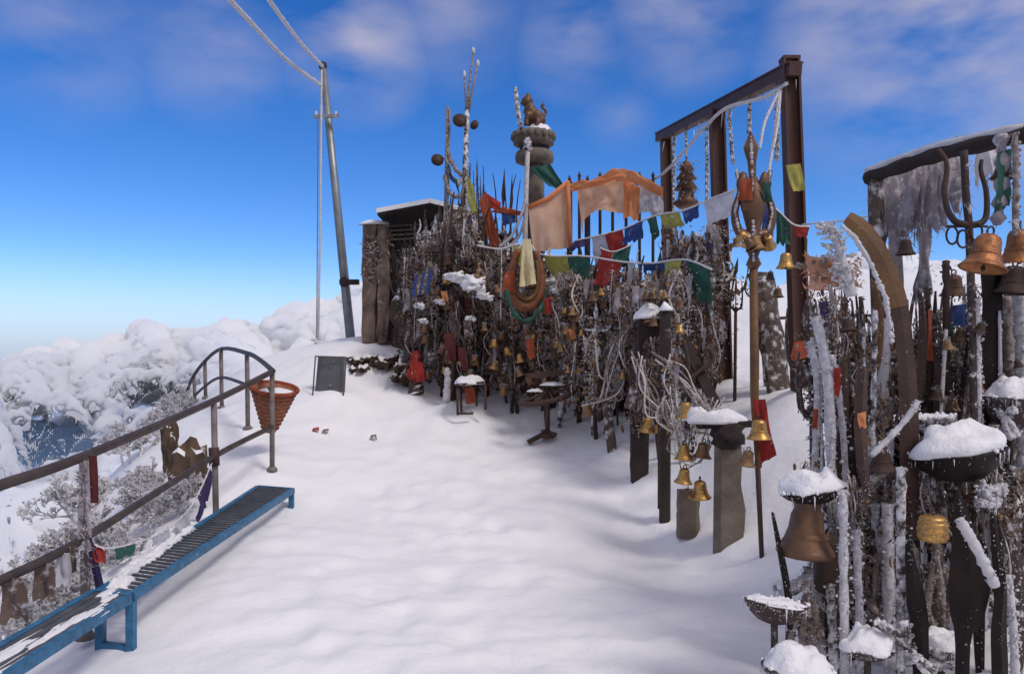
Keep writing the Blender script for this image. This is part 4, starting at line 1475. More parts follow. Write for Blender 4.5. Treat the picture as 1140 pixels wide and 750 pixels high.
for k in range(130):
    px = 465 + mr.random() * 292
    d = row_d(px) - mr.uniform(.1, .45)
    kk = mr.choice(('brassf', 'brassf', 'dark', 'dark', 'bronze', 'bronze', 'brass'))
    bell(kk, px, lerp(top_y(px) + 25, bot_y(px) - 15, mr.random()), d, mr.uniform(8, 14), bl_[kk], mr.gauss(0, 12), 'small bells in the thicket of offerings')
# snow lodged in the thicket
for (px, py, w, h, d, lab) in [(507, 308, 20, 12, 11.1, 'snow pad lodged high in the thicket left of the hanging drum ring'), (528, 316, 24, 18, 10.9, 'largest snow clump caught in the thicket, above the little table'), (540, 330, 16, 8, 10.9, 'snow clump caught just below the largest one'),
                               (490, 336, 10, 6, 11.2, 'snow clump above the blue striped cloth strip'), (467, 340, 10, 7, 11.3, 'snow clump at the left edge of the thicket'), (524, 354, 10, 6, 10.9, 'small snow clump low in the thicket'), (471, 357, 9, 5, 11.2, 'tiny snow clump near the red idol'),
                               (618, 325, 13, 8, 10.3, 'snow pad under the blue prayer flag'), (535, 271, 6, 5, 11.2, 'small snow ball on the flag string at its left end')]:
    single('snow_clump', MB().blob(P(px, py, d), pw(w, d) / 2, .11, pw(h, d) / 2 * .8, px, 1.0, 3, 2.1).blob(P(px + w * .35, py + h * .3, d), pw(w, d) / 4, .08, pw(h, d) / 3, px + 3, 1.0, 2, 2.1), M_SNOWCAP, lab, 'snow clump', P(px, py, d))
bs = P(471, 314, 11.1)
bst = thing('striped_cloth', 'blue and brown striped cloth hanging slanted at the left of the thicket', 'cloth', bs)
for k in range(5):
    o = (k - 2) * 4
    part('stripe', cloth('c', (P(470 + o, 304 - o * .5, 11.1), P(474 + o, 301 - o * .5, 11.1), P(474 + o - 4, 327 - o * .3, 11.1), P(469 + o - 4, 329 - o * .3, 11.1)), 3, 6, .03, None, k), CL['blue'] if k % 2 == 0 else CL['brown'], bst)

# ------------------------------------------------------------------ prayer flag strings across the thicket
flag_string('main string of prayer flags hanging in front of the thicket', [(531, 273, 10.9), (556, 277, 10.8), (580, 272, 10.7), (606, 284, 10.5), (650, 285, 10.1), (690, 291, 9.6), (725, 293, 9.2), (762, 289, 8.7), (792, 300, 8.2)],
            [(.20, .29, 22, 'yellow', 2), (.295, .37, 24, 'blue', 2), (.38, .455, 25, 'olive', 4), (.465, .53, 28, 'green', 3), (.56, .64, 34, 'red', -5), (.655, .69, 46, 'white', -2), (.73, .80, 9, 'blue', 2), (.805, .88, 18, 'yellow', -4), (.885, .975, 42, 'green', 10)], rad=.012, rime=300)
flag_string('upper string of crumpled prayer flags sagging from the gate', [(640, 268, 10.6), (668, 262, 10.3), (696, 254, 10.1), (730, 240, 9.7), (762, 234, 9.3), (790, 222, 9.0), (822, 210, 8.6)],
            [(.0, .10, 12, 'purple', -8), (.12, .2, 30, 'white', 2), (.20, .33, 26, 'red', 4), (.335, .44, 20, 'blue', -2), (.45, .5, 24, 'green', 2), (.52, .64, 16, 'yellow', 4), (.66, .78, 16, 'blue', 2), (.80, .97, 26, 'white', 3)], rad=.012, rime=260)
flag_string('dark red and green flags bunched on a short string above the red prayer flag', [(668, 276, 9.9), (684, 280, 9.8), (704, 272, 9.8)], [(.05, .45, 26, 'red', -4), (.5, .95, 22, 'green', -4)], rad=.01)
flag_string('short string of small blue, green and red flags beside the near gate post', [(852, 222, 7.7), (868, 236, 7.65), (884, 250, 7.6), (902, 252, 7.6)], [(.0, .2, 40, 'blue', -3), (.25, .5, 40, 'green', 2), (.7, .98, 13, 'red', -2)], rad=.009)
single('cloth', cloth('c', (P(875, 184, 7.75), P(891, 182, 7.75), P(897, 211, 7.75), P(882, 214, 7.75)), 7, 8, .05, CL['yellow'], 4), CL['yellow'], 'yellow rag tied round the near gate post halfway up', 'cloth', P(875, 184, 7.75))
single('cloth', cloth('c', (P(884, 381, 7.75), P(900, 378, 7.75), P(903, 397, 7.75), P(878, 402, 7.75)), 8, 8, .07, CL['rust'], 8), CL['rust'], 'red rag tied round the foot of the near gate post', 'cloth', P(884, 381, 7.75))

# ------------------------------------------------------------------ hanging drum ring with cream cloth
dh = 10.4
hr_ = thing('drum_ring', 'orange brown horseshoe shaped hide ring hanging below the frosted pole', 'ring', P(586, 270, dh))
ringp = polyline(PP([(577, 278), (571, 296), (569, 318), (574, 334), (586, 342), (598, 335), (603, 318), (601, 296), (596, 280)], dh), 30)
part('ring', MB().tube(ringp, [.045 + .025 * math.sin(i / 30 * math.pi) for i in range(31)], 9), M_LEATHER, hr_)
ringp2 = polyline(PP([(575, 290), (572, 312), (578, 328), (588, 333), (597, 325), (599, 305), (597, 290)], dh - .05), 24)
part('inner_ring', MB().tube(ringp2, .03, 8), M_RUST, hr_)
part('flap', cloth('c', (P(562, 304, dh - .1), P(573, 300, dh - .1), P(574, 326, dh - .1), P(558, 326, dh - .1)), 5, 6, .05, None, 3), CL['rust'], hr_)
part('rope', MB().tube(polyline(PP([(577, 278), (586, 268), (596, 280)], dh), 8), .015, 6), M_ROPE, hr_)
single('cloth', cloth('c', (P(582, 266, dh - .15), P(591, 266, dh - .15), P(597, 316, dh - .15), P(578, 320, dh - .15)), 9, 14, .13, CL['cream'] if 'cream' in CL else M_CREAM, 5), M_CREAM, 'cream yellow ceremonial cloth hanging inside the hide ring', 'cloth', P(586, 266, dh - .15))
w = polyline(PP([(563, 322, dh - .2), (572, 348, dh - .25), (586, 357, dh - .25), (600, 346, dh - .2), (610, 322, dh - .15)]), 24)
single('sash', MB().tube(w, [.025 + .012 * math.sin(i * 1.1) for i in range(25)], 8), CL['green'], 'twisted dark green sash looped below the hide ring', 'sash', w[0])
single('cloth', cloth('c', (P(606, 332, 10.2), P(613, 330, 10.2), P(614, 350, 10.2), P(607, 349, 10.2)), 4, 5, .04, None, 2), CL['red'], 'small bright red rag in the thicket under the blue prayer flag', 'cloth', P(606, 332, 10.2))
for k, (px, py, d, c, w_, h_, lab) in enumerate([(590, 388, 10.4, 'rust', 9, 22, 'rust red rag hanging low in the thicket above the fan stand'), (514, 400, 10.8, 'maroon', 9, 26, 'dark red rag hanging right above the little snow topped table'),
                                                 (520, 366, 10.9, 'brown', 9, 18, 'brown rag hanging in the middle of the thicket'), (494, 330, 11.1, 'orange', 7, 12, 'small orange rag under the snow clumps'), (636, 372, 9.9, 'orange', 7, 12, 'small orange rag hanging right of the fan stand'),
                                                 (500, 386, 11, 'maroon', 12, 30, 'dark maroon rag in the shade left of the little table')]):
    single('rag', cloth('c', quad(px - w_ / 2, py - h_ / 2, px + w_ / 2, py + h_ / 2, d, 2), 5, 8, .07, None, k + 60, 0, .05), CL[c], lab, 'rag', P(px, py, d))

# ------------------------------------------------------------------ black tridents on the skyline
for k, (px, ty, d, kk, sx, lab) in enumerate([(553, 188, 11.9, 1, 1.0, 'tall black trident on the skyline left of the frosted pole'), (566, 194, 11.9, 1, .8, 'wavy black trident on the skyline just beside the blue cloth'), (531, 176, 12.2, 0, .7, 'thin black trident right of the tall mast'),
                                             (525, 182, 12.3, 0, .6, 'thin black trident touching the foot of the tall mast'), (538, 196, 12.0, 1, .7, 'short black trident over the red knotted rag')]):
    q = P(px, 400, d)
    g = gz(q.x, d)
    H = P(px, ty, d).z - g
    place(TRI[kk], (q.x, d, g), (H * sx * .6, H * sx * .8, H), (0, R(2 - k), .3 * k), lab)
for o_ in list(bpy.data.objects):
    if o_.get('label', '').startswith(('tall black', 'wavy black', 'thin black', 'short black')) and 'group' in o_:
        del o_['group']

# ------------------------------------------------------------------ things in front of the thicket
t0 = P(524, 460, 10.8)
tb = thing('small_table', 'little dark metal table with a cushion of snow in front of the thicket', 'table', t0)
part('tabletop', MB().beam(P(508, 428, 10.7), P(540, 425, 10.7), .36, .03), M_IRONF, tb)
part('snow', MB().dome(P(523, 427.5, 10.7), pw(17, 10.7), .2, .11, 5, .25), M_SNOWCAP, tb)
for (x, y, dy) in ((509, 462, -.14), (540, 456, -.14), (513, 458, .16), (530, 452, .16)):
    part('leg', MB().tube([P(x, 428, 10.7 + dy), P(x + .5, y, 10.7 + dy)], .018, 7), M_IRON, tb)
part('foot_rail', MB().tube([P(509, 460, 10.55), P(527, 460, 10.55)], .018, 6), M_IRON, tb)
single('cloth', cloth('c', (P(517, 432, 10.75), P(528, 431, 10.75), P(529, 448, 10.75), P(519, 450, 10.75)), 5, 6, .06, None, 3), CL['rust'], 'faded red rag hanging under the little table', 'cloth', P(517, 432, 10.75))
ip = P(463, 440, 11.6)
idl = thing('idol', 'low dark stone idol wrapped in bright red cloth at the left foot of the thicket', 'idol', ip)
part('pedestal', MB().roughpost([P(463, 446, 11.6), P(463, 420, 11.6)], pw(16, 11.6), .25, 3, .3), M_ROCK, idl)
wr = MB().blob(P(463, 412, 11.55), pw(9, 11.6), .14, pw(13, 11.6), 4, .8, 3, 2.9).blob(P(463, 397, 11.55), pw(6, 11.6), .1, pw(7, 11.6), 6, .3, 2).blob(P(469, 415, 11.5), pw(5, 11.6), .1, pw(8, 11.6), 8, .3, 2)
part('red_wrap', wr, CL['red'], idl)
part('sash', cloth('c', (P(456, 402, 11.4), P(470, 404, 11.4), P(474, 424, 11.38), P(460, 426, 11.38)), 6, 8, .09, None, 1), CL['red'], idl)
single('standing_stone', MB().roughpost([P(452, 432, 11.9), P(452, 406, 11.9)], pw(10, 11.9), .2, 8, .2), M_ROCKB, 'short brown stone standing just left of the red wrapped idol', 'stone', P(452, 432, 11.9))
q = [P(497, 446, 11.1), P(498, 428, 11.1), P(498, 411, 11.1)]
single('frozen_drip', MB().tube(polyline(q, 8), [.06, .05, .055, .04, .045, .03, .035, .025, .015], 8).lumps(along(q), 160, .05, RND), M_FROST, 'white frost covered stub standing left of the little table', 'stub', q[0])

df = 10.1
fs = thing('fan_stand', 'rusty iron lamp stand with a half wheel of spokes on one leg', 'stand', P(606, 488, df))
hub = P(611, 434, df)
part('pole', MB().tube([P(609.5, 484, df), P(610, 415, df)], [.032, .028], 9), M_IRON, fs)
part('top_plate', MB().beam(P(586, 419, df), P(637, 413, df), .16, .07), M_IRON, fs)
arc = polyline(PP([(579, 446, df - .25), (583, 450, df - .32), (600, 449, df - .42), (622, 444, df - .4), (640, 436, df - .28), (644, 432, df - .1)]), 24)
part('rim', MB().tube(arc, .035, 8), M_IRON, fs)
arc2 = polyline(PP([(583, 441, df - .05), (594, 433, df + .1), (612, 429, df + .12), (632, 431, df + .05), (643, 433, df - .1)]), 20)
part('inner_rim', MB().tube(arc2, .022, 7), M_IRON, fs)
for k in (3, 8, 13, 18, 22):
    part('spoke', MB().tube([hub, arc[k]], .017, 6), M_IRON, fs)
part('snow', MB().dome(P(616, 429, df), .16, .1, .05, 3, .3).dome(P(596, 436, df), .1, .08, .04, 7, .3), M_SNOWCAP, fs)
for (x, y, dy) in ((588, 492, -.1), (619, 484, -.05), (605, 480, .2)):
    part('foot', MB().beam(P(609, 481, df), P(x, y, df + dy), .06, .05), M_IRON, fs)
part('base', MB().lathe([(.10, 0), (.09, .03), (.04, .08)], P(609, 487, df), None, 12, True, True, True), M_IRON, fs)

for (x0, y0, x1, y1, w_, d, m, lab) in [(682, 502, 675, 448, .115, 9.2, M_WOODF, 'leaning frosted stump standing clear in the snow right of the fan stand'), (712, 540, 710, 405, .19, 8.35, M_WOODD, 'broad dark plank post at the front right of the thicket'),
                                       (740, 582, 741, 345, .105, 7.35, M_WOODD, 'tall narrow dark post with a snow cap at its top'), (735, 562, 735, 470, .05, 7.45, M_WOOD, 'thin pale stake between the two dark posts'),
                                       (766, 594, 766, 545, .2, 6.9, M_STONE, 'short dark stone stub under the cluster of gold bells')]:
    single('timber_post' if m is not M_STONE else 'stone_stub', MB().roughpost([P(x0, y0 + 4, d), P(x1, y1, d)], w_, w_ * .7, x0, .12), m, lab, 'post', P(x0, y0, d))
pst = single('timber_post', MB().roughpost([P(723, 420, 8.6), P(726, 352, 8.6)], .33, .25, 5, .15), M_WOODD, 'thick dark post with a wedge of snow on top at the right of the thicket', 'post', P(723, 420, 8.6))
single('snow_clump', MB().dome(P(724, 355, 8.55), pw(18, 8.5), .16, pw(16, 8.5), 4, .3), M_SNOWCAP, 'wedge of snow on top of the thick dark post', 'snow', P(724, 355, 8.55))
single('snow_clump', MB().dome(P(741, 346, 7.35), pw(7, 7.35), .06, .07, 4, .3), M_SNOWCAP, 'tiny cap of snow on the tall narrow post', 'snow', P(741, 346, 7.35))
# slab with snow topped plank
sl = thing('standing_slab', 'pale grey brown upright slab, its right edge scalloped, with a dark plank on top', 'slab', P(810, 612, 6.5))
oc = [(-18, -8), (17, -4), (20, 40), (14, 70), (16, 96), (13, 136), (-16, 140), (-17, 60)]
part('slab', MB().prism([(pw(a, 6.5), pw(b_, 6.5)) for a, b_ in oc], P(811, 608, 6.5), (1, .1, 0), (0, 0, 1), .12), M_STONE, sl)
part('head', MB().blob(P(810, 484, 6.45), pw(18, 6.5), .1, pw(16, 6.5), 3, .4, 3, 2), M_WOODD, sl)
part('plank', MB().beam(P(776, 473, 6.55), P(836, 471, 6.5), .2, .05), M_WOODD, sl)
sc_ = MB().dome(P(800, 471, 6.5), pw(32, 6.5), .12, pw(15, 6.5), 9, .3).dome(P(776, 468, 6.55), pw(14, 6.5), .1, pw(14, 6.5), 2, .3)
part('snow', sc_, M_SNOWCAP, sl)
# bracket and leaning boards
hk = polyline(PP([(761, 378), (766, 404), (768, 420), (782, 410), (793, 401), (792, 392), (789, 388)], 7.9), 20)
single('iron_hook', MB().tube(hk, .022, 7), M_IRON, 'bent black iron hook sticking up beside the leaning boards', 'hook', hk[0])
for (x0, y0, x1, y1, w_, lab) in [(759, 374, 798, 452, .10, 'long dark board leaning to the right above the snow topped plank'), (749, 396, 766, 440, .09, 'short dark board leaning beside the long one')]:
    single('leaning_board', MB().beam(P(x0, y0, 8.2), P(x1, y1, 7.8), w_, .05, (0, 1, 0)), M_WOODD, lab, 'board', P(x1, y1, 7.8))
q = P(866, 440, 8.9)
single('leaning_stone', MB().roughpost([P(868, 442, 8.9), P(858, 370, 8.9), P(846, 304, 9.0)], .26, .22, 6, .3), M_WOODF, 'grey frosted trunk leaning left between the bronze trident and the near gate post', 'trunk', q)
for (px, py, wp_, kind, lab, tl) in [(763, 443, 22, 'brass', 'gold bell in the frosty tangle above the snow topped plank', 0), (762, 490, 22, 'brass', 'upper left bell of the cluster of gold bells on the slab', -4), (784, 488, 22, 'brassf', 'upper right bell of the cluster of gold bells on the slab', 6),
                                     (763, 517, 21, 'brass', 'lower left bell of the cluster of gold bells on the slab', 8), (779, 530, 25, 'brass', 'lowest and largest bell of the cluster of gold bells', -6), (766, 541, 13, 'bronze', 'small dull bell hidden at the bottom of the gold bell cluster', 4),
                                     (845, 461, 28, 'brass', 'bright gold bell high on the bronze trident pole in front of the red cloth', 3), (834, 497, 22, 'brassf', 'darker bell hanging under the bright one on the bronze trident pole', -8),
                                     (722, 460, 21, 'brass', 'gold bell hanging in front of the broad dark plank post', -10), (714, 455, 15, 'dark', 'dull bell just left of the gold bell on the broad dark plank', 14), (652, 445, 18, 'brassf', 'bell hanging at the lower edge of the thicket right of the fan stand', 10),
                                     (730, 470, 12, 'brass', 'small bell just right of the gold bell on the broad dark plank', 12), (743, 365, 12, 'dark', 'small dark bell on the tall narrow post', 0), (875, 277, 22, 'brass', 'bell hanging alone to the right of the bronze trident', 0)]:
    d = 7.6 if px == 875 else 6.0 if px > 820 else 6.6 if 755 < px < 800 else 9.4 if px < 700 else 7.15 if px > 740 else 8.1
    bell(kind, px, py, d, wp_, lab, tl)
# frosty tangle of wires round the front posts
tr_ = random.Random(31)


def tangle(label, pts, d, n, r, spread, rime, m=M_FROST, ln=.04):
    root = thing('wire_tangle', label, 'wire tangle', P(pts[0][0], pts[0][1], d))
    for k in range(n):
        w = []
        for (a, b_) in pts:
            w.append(P(a + tr_.gauss(0, spread), b_ + tr_.gauss(0, spread), d + tr_.gauss(0, .08)))
        w = polyline(w, 22)
        part('wire', MB().tube(w, r * tr_.uniform(.35, .8), 5).spikes(along(w), rime, ln * .7, 0, tr_), M_RIME if k % 2 else M_FROSTG, root)
    return root


tangle('tangle of frosted wires crossing the front of the dark plank post', [(705, 400), (715, 430), (730, 455), (748, 470), (760, 480)], 8.0, 9, .012, 6, 70)
tangle('tangle of frosted wires looped between the tall narrow post and the slab', [(742, 440), (752, 470), (768, 478), (785, 468), (800, 452)], 6.9, 9, .012, 7, 80)
tangle('frosted wires hanging round the gold bell cluster', [(752, 470), (755, 500), (768, 515), (785, 505), (790, 480)], 6.75, 7, .010, 6, 70)
tangle('loose frosted wires trailing down from the thicket beside the leaning stump', [(690, 380), (684, 410), (680, 435), (672, 450)], 9.1, 9, .014, 9, 90)
tangle('frosted wires strung above the snow topped plank', [(735, 400), (755, 420), (775, 440), (790, 455), (822, 470)], 7.3, 7, .012, 6, 80)
for k, (a, b_, L, kk, d, sc) in enumerate([(716, 400, .75, 3, 8.1, 1.2), (726, 375, .7, 0, 8.3, 1.2), (745, 400, .65, 2, 7.2, 1.0), (768, 450, .45, 4, 6.7, 1.0), (640, 380, .8, 3, 9.8, 1.2), (660, 370, .85, 2, 9.5, 1.2), (684, 380, .7, 4, 9.2, 1.2), (700, 330, .9, 0, 8.9, 1.3), (756, 300, 1.0, 2, 8.4, 1.2), (772, 310, .9, 1, 8.8, 1.2)]):
    place(GAR[kk], P(a, b_, d), (L * sc, L * sc, L), (0, 0, k), gl[kk], 'garlands in the thicket of offerings')

# ------------------------------------------------------------------ tall bronze trident in front of the gate
dt = 6.1
tt = thing('bronze_trident', 'very tall ornate bronze trident on a long pole hung with bells and red cloth', 'trident', P(848, 628, dt))
part('shaft', MB().tube([P(848.5, 632, dt), P(843, 510, dt), P(840, 440, dt), P(839, 300, dt)], [.015, .02, .035, .034], 10), M_RUST, tt)
part('lower_shaft', MB().tube([P(848.7, 632, dt - .002), P(843.2, 512, dt - .002)], [.019, .022], 8), M_IRON, tt)
part('head_core', MB().lathe([(.03, 0), (.06, .04), (.035, .1), (.075, .2), (.05, .3), (.08, .42), (.1, .52), (.06, .64), (.025, .72)], P(839, 300, dt), None, 14, True, True, True), M_BRONZE, tt)
part('center_prong', MB().blade([P(838, 205, dt), P(837, 180, dt), P(836, 165, dt), P(835.5, 146, dt)], [.05, .07, .12, .01], .05), M_BRONZE, tt)
for s_ in (-1, 1):
    c = polyline(PP([(839, 262), (839 + s_ * 16, 258), (839 + s_ * 21, 236), (839 + s_ * 15, 212), (839 + s_ * 19, 190)], dt), 16)
    part('side_prong', MB().tube(c, [.045 - .0018 * i for i in range(17)], 8), M_BRONZE, tt)
    for (a, b_) in ((8, 226), (12, 205)):
        part('leaf_ornament', MB().blob(P(839 + s_ * a, b_, dt - .03), .05, .025, .09, a, .3, 2), M_BRONZE, tt)
part('frost', MB().lumps(along(PP([(839, 262), (855, 258), (860, 236), (854, 212), (858, 190)], dt - .03)), 120, .014, RND).lumps(along(PP([(839, 262), (823, 258), (818, 236), (824, 212), (820, 190)], dt - .03)), 120, .014, RND).lumps(along(PP([(836, 150), (838, 215), (839, 290)], dt - .06)), 120, .014, RND), M_FROST, tt, None, 'stuff')
single('cloth', cloth('c', (P(824, 200, dt - .1), P(838, 198, dt - .1), P(837, 224, dt - .1), P(822, 222, dt - .1)), 6, 7, .06, None, 12), CL['rust'], 'faded red cloth tied across the head of the bronze trident', 'cloth', P(824, 200, dt - .1))
single('cloth', cloth('c', (P(849, 202, dt - .1), P(858, 204, dt - .1), P(859, 226, dt - .1), P(850, 222, dt - .1)), 5, 7, .06, None, 15), CL['green'], 'small green rag on the right arm of the bronze trident', 'cloth', P(849, 202, dt - .1))
single('cloth', cloth('c', (P(838, 445, dt - .05), P(852, 444, dt - .05), P(862, 505, dt - .02), P(846, 522, dt - .02)), 8, 14, .13, None, 22), CL['red'], 'bright red cloth tied low on the bronze trident pole behind its bells', 'cloth', P(838, 445, dt - .05))
for (px, py, wp_, kind, tl, lab) in [(820, 258, 20, 'brass', 62, 'left bell of the row under the bronze trident head, tipped sideways'), (838, 258, 22, 'brassf', 12, 'middle bell of the row under the bronze trident head'), (855, 260, 19, 'brass', -50, 'right bell of the row under the bronze trident head, tipped sideways'), (829, 262, 17, 'bronze', 30, 'dull bell behind the row under the bronze trident head')]:
    bell(kind, px, py, dt - .1, wp_, lab, tl)
# tall hanging lamp in the far bay of the gate
ql = onbeam(764)
lp = thing('hanging_lamp', 'tall narrow pagoda shaped brass lamp hanging in the far bay of the gate', 'lamp', ql)
zt = P(765, 232, ql.y).z
Hl = ql.z - .1 - zt
part('lamp_body', MB().lathe([(.02, Hl * .62), (.05, Hl * .6), (.11, Hl * .5), (.07, Hl * .49), (.14, Hl * .38), (.08, Hl * .37), (.17, Hl * .25), (.1, Hl * .24), (.12, Hl * .12), (.2, Hl * .06), (.1, 0)], Vector((ql.x, ql.y, zt)), None, 14, True, True, True, .15), M_BRONZE, lp)
part('chain', MB().tube([Vector((ql.x, ql.y, zt + Hl * .6)), ql], .016, 6).spikes(along([Vector((ql.x, ql.y, zt + Hl * .6)), ql]), 120, .05, 0, RND), M_IRONX, lp)
part('frost', MB().spikes(within((ql.x - .15, ql.y - .16, zt), (ql.x + .15, ql.y, zt + Hl * .6)), 260, .07, 0, RND), M_FROSTG, lp, None, 'stuff')
# frozen rags and garlands inside the gate
for k, (px, y0, L, d, kk) in enumerate([(748, 250, .9, 9.6, 0), (762, 262, 1.0, 9.4, 3), (776, 258, 1.1, 9.2, 2), (789, 262, 1.0, 9.3, 4), (752, 330, .8, 8.6, 1), (784, 320, .9, 9.0, 3)]):
    place(GAR[kk], P(px, y0, d), (L * 1.3, L * 1.3, L), (0, 0, k), gl[kk], 'garlands in the thicket of offerings')
single('rag', cloth('c', quad(786, 250, 797, 330, 9.7, 0), 6, 16, .08, None, 41, 0, .1).spikes(within(P(786, 330, 9.6), P(797, 252, 9.7)), 150, .05, 0, RND), M_RIB, 'long frost covered rag hanging against the middle gate post', 'rag', P(786, 250, 9.7))

# ------------------------------------------------------------------ fence across the snow behind the right hand group
df2 = 10.8
fn_ = thing('wire_fence', 'thin dark two rail fence crossing the snow behind the right hand offerings', 'fence', P(905, 410, df2))
part('top_rail', MB().tube(polyline(PP([(838, 356), (905, 352), (960, 351), (1000, 352)], df2), 8), .022, 7), M_IRON, fn_)
part('middle_rail', MB().tube(polyline(PP([(838, 388), (905, 384), (960, 384), (1000, 385)], df2), 8), .018, 7), M_IRON, fn_)
for x in (843, 905, 944, 986):
    part('post', MB().tube([P(x, 440, df2), P(x, 345, df2)], .028, 7), M_IRON, fn_)

# ------------------------------------------------------------------ frosted beam hung with frozen cloth, right edge
bm_ = thing('timber_beam', 'snow crusted dark timber beam sloping up to the right edge of the photo', 'beam', P(968, 197, 5.1))
bq = polyline(PP([(966, 199, 5.1), (1010, 183, 4.8), (1060, 168, 4.5), (1140, 151, 4.15), (1210, 136, 3.9)]), 20)
part('beam', MB().tube(bq, [.045 + .006 * math.sin(i * 1.7) for i in range(21)], 8), M_WOODD, bm_)
sn = MB().tube([p + Vector((0, 0, .042)) for p in bq[:16]], [.03 + .018 * noise.noise(Vector((i * .7, 2, 2))) for i in range(16)], 7)
sn.spikes(along([p + Vector((0, 0, .06)) for p in bq]), 420, .035, 0, RND, (0, 0, .6))
part('snow', sn, M_FROST, bm_)
single('timber_post', MB().roughpost([Vector((P(984, 400, 5.1).x, 5.05, gz(P(984, 400, 5.1).x, 5.05) - .1)), P(975, 200, 5.05)], .09, .09, 3, .2), M_WOODF, 'frosted post under the left end of the snow crusted beam', 'post', P(984, 560, 5.05))
p_ = Vector((P(1175, 400, 4.0).x, 4.02, 0))
single('timber_post', MB().roughpost([Vector((p_.x, 4.02, gz(p_.x, 4.02) - .1)), Vector((p_.x, 4.02, P(1175, 144, 4.02).z))], .10, .10, 6, .2), M_WOODD, 'post carrying the right end of the snow crusted beam', 'post', (p_.x, 4.02, .5))
shr_ = random.Random(77)
for k, (x0, x1, yt, yb, c, lab) in enumerate([(966, 986, 200, 232, M_FROST, 'lump of white frozen cloth at the left tip of the beam'), (978, 1012, 192, 270, M_RIB, 'leftmost stiff lavender grey cloth hanging from the beam'), (1006, 1034, 186, 256, M_RIB, 'second stiff frozen cloth hanging from the beam, brownish'),
                                             (1026, 1052, 180, 246, M_RIB, 'third stiff frozen cloth hanging from the beam behind the big trident'), (1048, 1078, 174, 226, M_RIB, 'frozen cloth hanging from the beam between the prongs of the big trident'), (1086, 1114, 160, 200, M_FROST, 'white frozen cloth wedge hanging at the right of the big trident'),
                                             (990, 1006, 255, 340, M_RIB, 'long thin frozen cloth tail hanging under the beam cloths'), (1020, 1036, 245, 330, M_RIB, 'ragged frozen cloth tail hanging left of the big trident shaft')]):
    dk = lerp(5.05, 4.25, (x0 - 966) / 180) + .05
    cc = cloth('c', quad(x0, yt, x1, yb, dk, shr_.uniform(-3, 3)), 14, 16, .10, None, k * 2 + 3, 0, .12)
    cc.spikes(within(P(x0, yb + 4, dk - .06), P(x1, yt, dk + .04)), 40, .035, 0, shr_, (0, 0, -.6), .22)
    cc.spikes(within(P(x0, yb + 8, dk - .02), P(x1, yb - 10, dk + .02)), 30, .12, 0, shr_, (0, 0, -4), .09)
    single('frozen_cloth', cc, c, lab, 'cloth', P(x0, yt, dk))


def ice_rod(label, pts, d, r, rime=160, m=M_ICE, ln=.03, name='icy_rod', cat='rod'):
    w = polyline(PP(pts, d), 26)
    se = pts[0][0]
    mb = MB().tube(w, [r * (1 + .55 * noise.noise(Vector((i * .8, se, 0))) + .25 * noise.noise(Vector((i * 2.3, se, 5)))) for i in range(27)], 9)
    f0 = along(w)
    mb.lumps(lambda q: f0(q) + Vector((q.gauss(0, r * .7), q.gauss(0, r * .7), 0)), int(rime * 1.5), ln * .30, shr_)
    return single(name, mb, m, label, cat, w[0])


# ------------------------------------------------------------------ the big trident, curved blades
d = 4.0
T = thing('trident', 'big dark iron trident with wide hooked prongs in front of the frozen cloths', 'trident', P(1084, 560, d))
part('shaft', MB().tube(polyline(PP([(1086, 600), (1083, 400), (1079, 260), (1076, 225), (1073, 168)], d), 20), .019, 9), M_IRONF, T)
part('prong', MB().tube(polyline(PP([(1077, 250), (1064, 247), (1055, 234), (1051, 212), (1054, 190), (1052, 176), (1044, 166)], d), 24), [.019 - .0004 * i for i in range(25)], 9), M_IRON, T)
part('prong', MB().tube(polyline(PP([(1077, 251), (1090, 249), (1098, 240), (1098, 213), (1092, 190), (1093, 178)], d), 24), [.019 - .0004 * i for i in range(25)], 9), M_IRON, T)
part('crossbar', MB().tube([P(1054, 252, d), P(1099, 252, d)], .007, 6), M_IRON, T)
for (px, py) in ((1087, 258), (1060, 262), (1072, 266)):
    q = P(px, py, d - .02)
    part('ring', MB().tube([q + Vector((math.cos(a) * .03, 0, math.sin(a) * .045)) for a in [i / 12 * 6.2832 for i in range(13)]], .006, 6), M_IRON, T)
part('frost', MB().spikes(along(PP([(1086, 560), (1083, 400), (1079, 262)], d)), 600, .014, .015, shr_, (0, 0, 0), .5), M_FROST, T, None, 'stuff')
d = 3.8
cl_ = polyline(PP([(943, 242), (964, 260), (986, 296), (1001, 340), (1008, 390), (1012, 450), (1013, 520), (1012, 600)], d), 30)
wd = [pw(float(np.interp(i, [0, 3, 8, 16, 22, 30], [15, 21, 22, 20, 22, 20])), d) for i in range(31)]
S = thing('curved_blade', 'largest curved blade, a broad rusty brown sword arching up to the left', 'blade', cl_[-1])
part('blade_body', MB().blade(cl_[:14], wd[:14], .016), M_SWORD, S)
part('lower_blade', MB().blade([p + Vector((0, .003, 0)) for p in cl_[12:]], [x * .985 for x in wd[12:]], .018), M_RUSTD, S)
fb = MB().lumps(along(PP([(938, 252), (952, 265), (970, 295), (986, 332), (993, 380)], d)), 300, .016, shr_)
part('frost', fb, M_FROST, S, None, 'stuff')
fr_ = MB()
core = polyline(PP([(948, 330), (942, 304), (932, 272), (922, 256)], 3.96), 20)
fr_.tube(core, [.03 - .001 * i for i in range(21)], 7)
for k in range(60):
    p0 = core[shr_.randrange(2, 21)]
    p1 = p0 + Vector((shr_.gauss(-.02, .035), shr_.gauss(0, .03), shr_.gauss(.02, .035)))
    fr_.tube([p0, p1], [.006, .003], 5)
    f0 = along([p0, p1])
    fr_.lumps(lambda q: f0(q) + Vector((q.gauss(0, .004), q.gauss(0, .004), q.gauss(0, .004))), 16, .011, shr_)
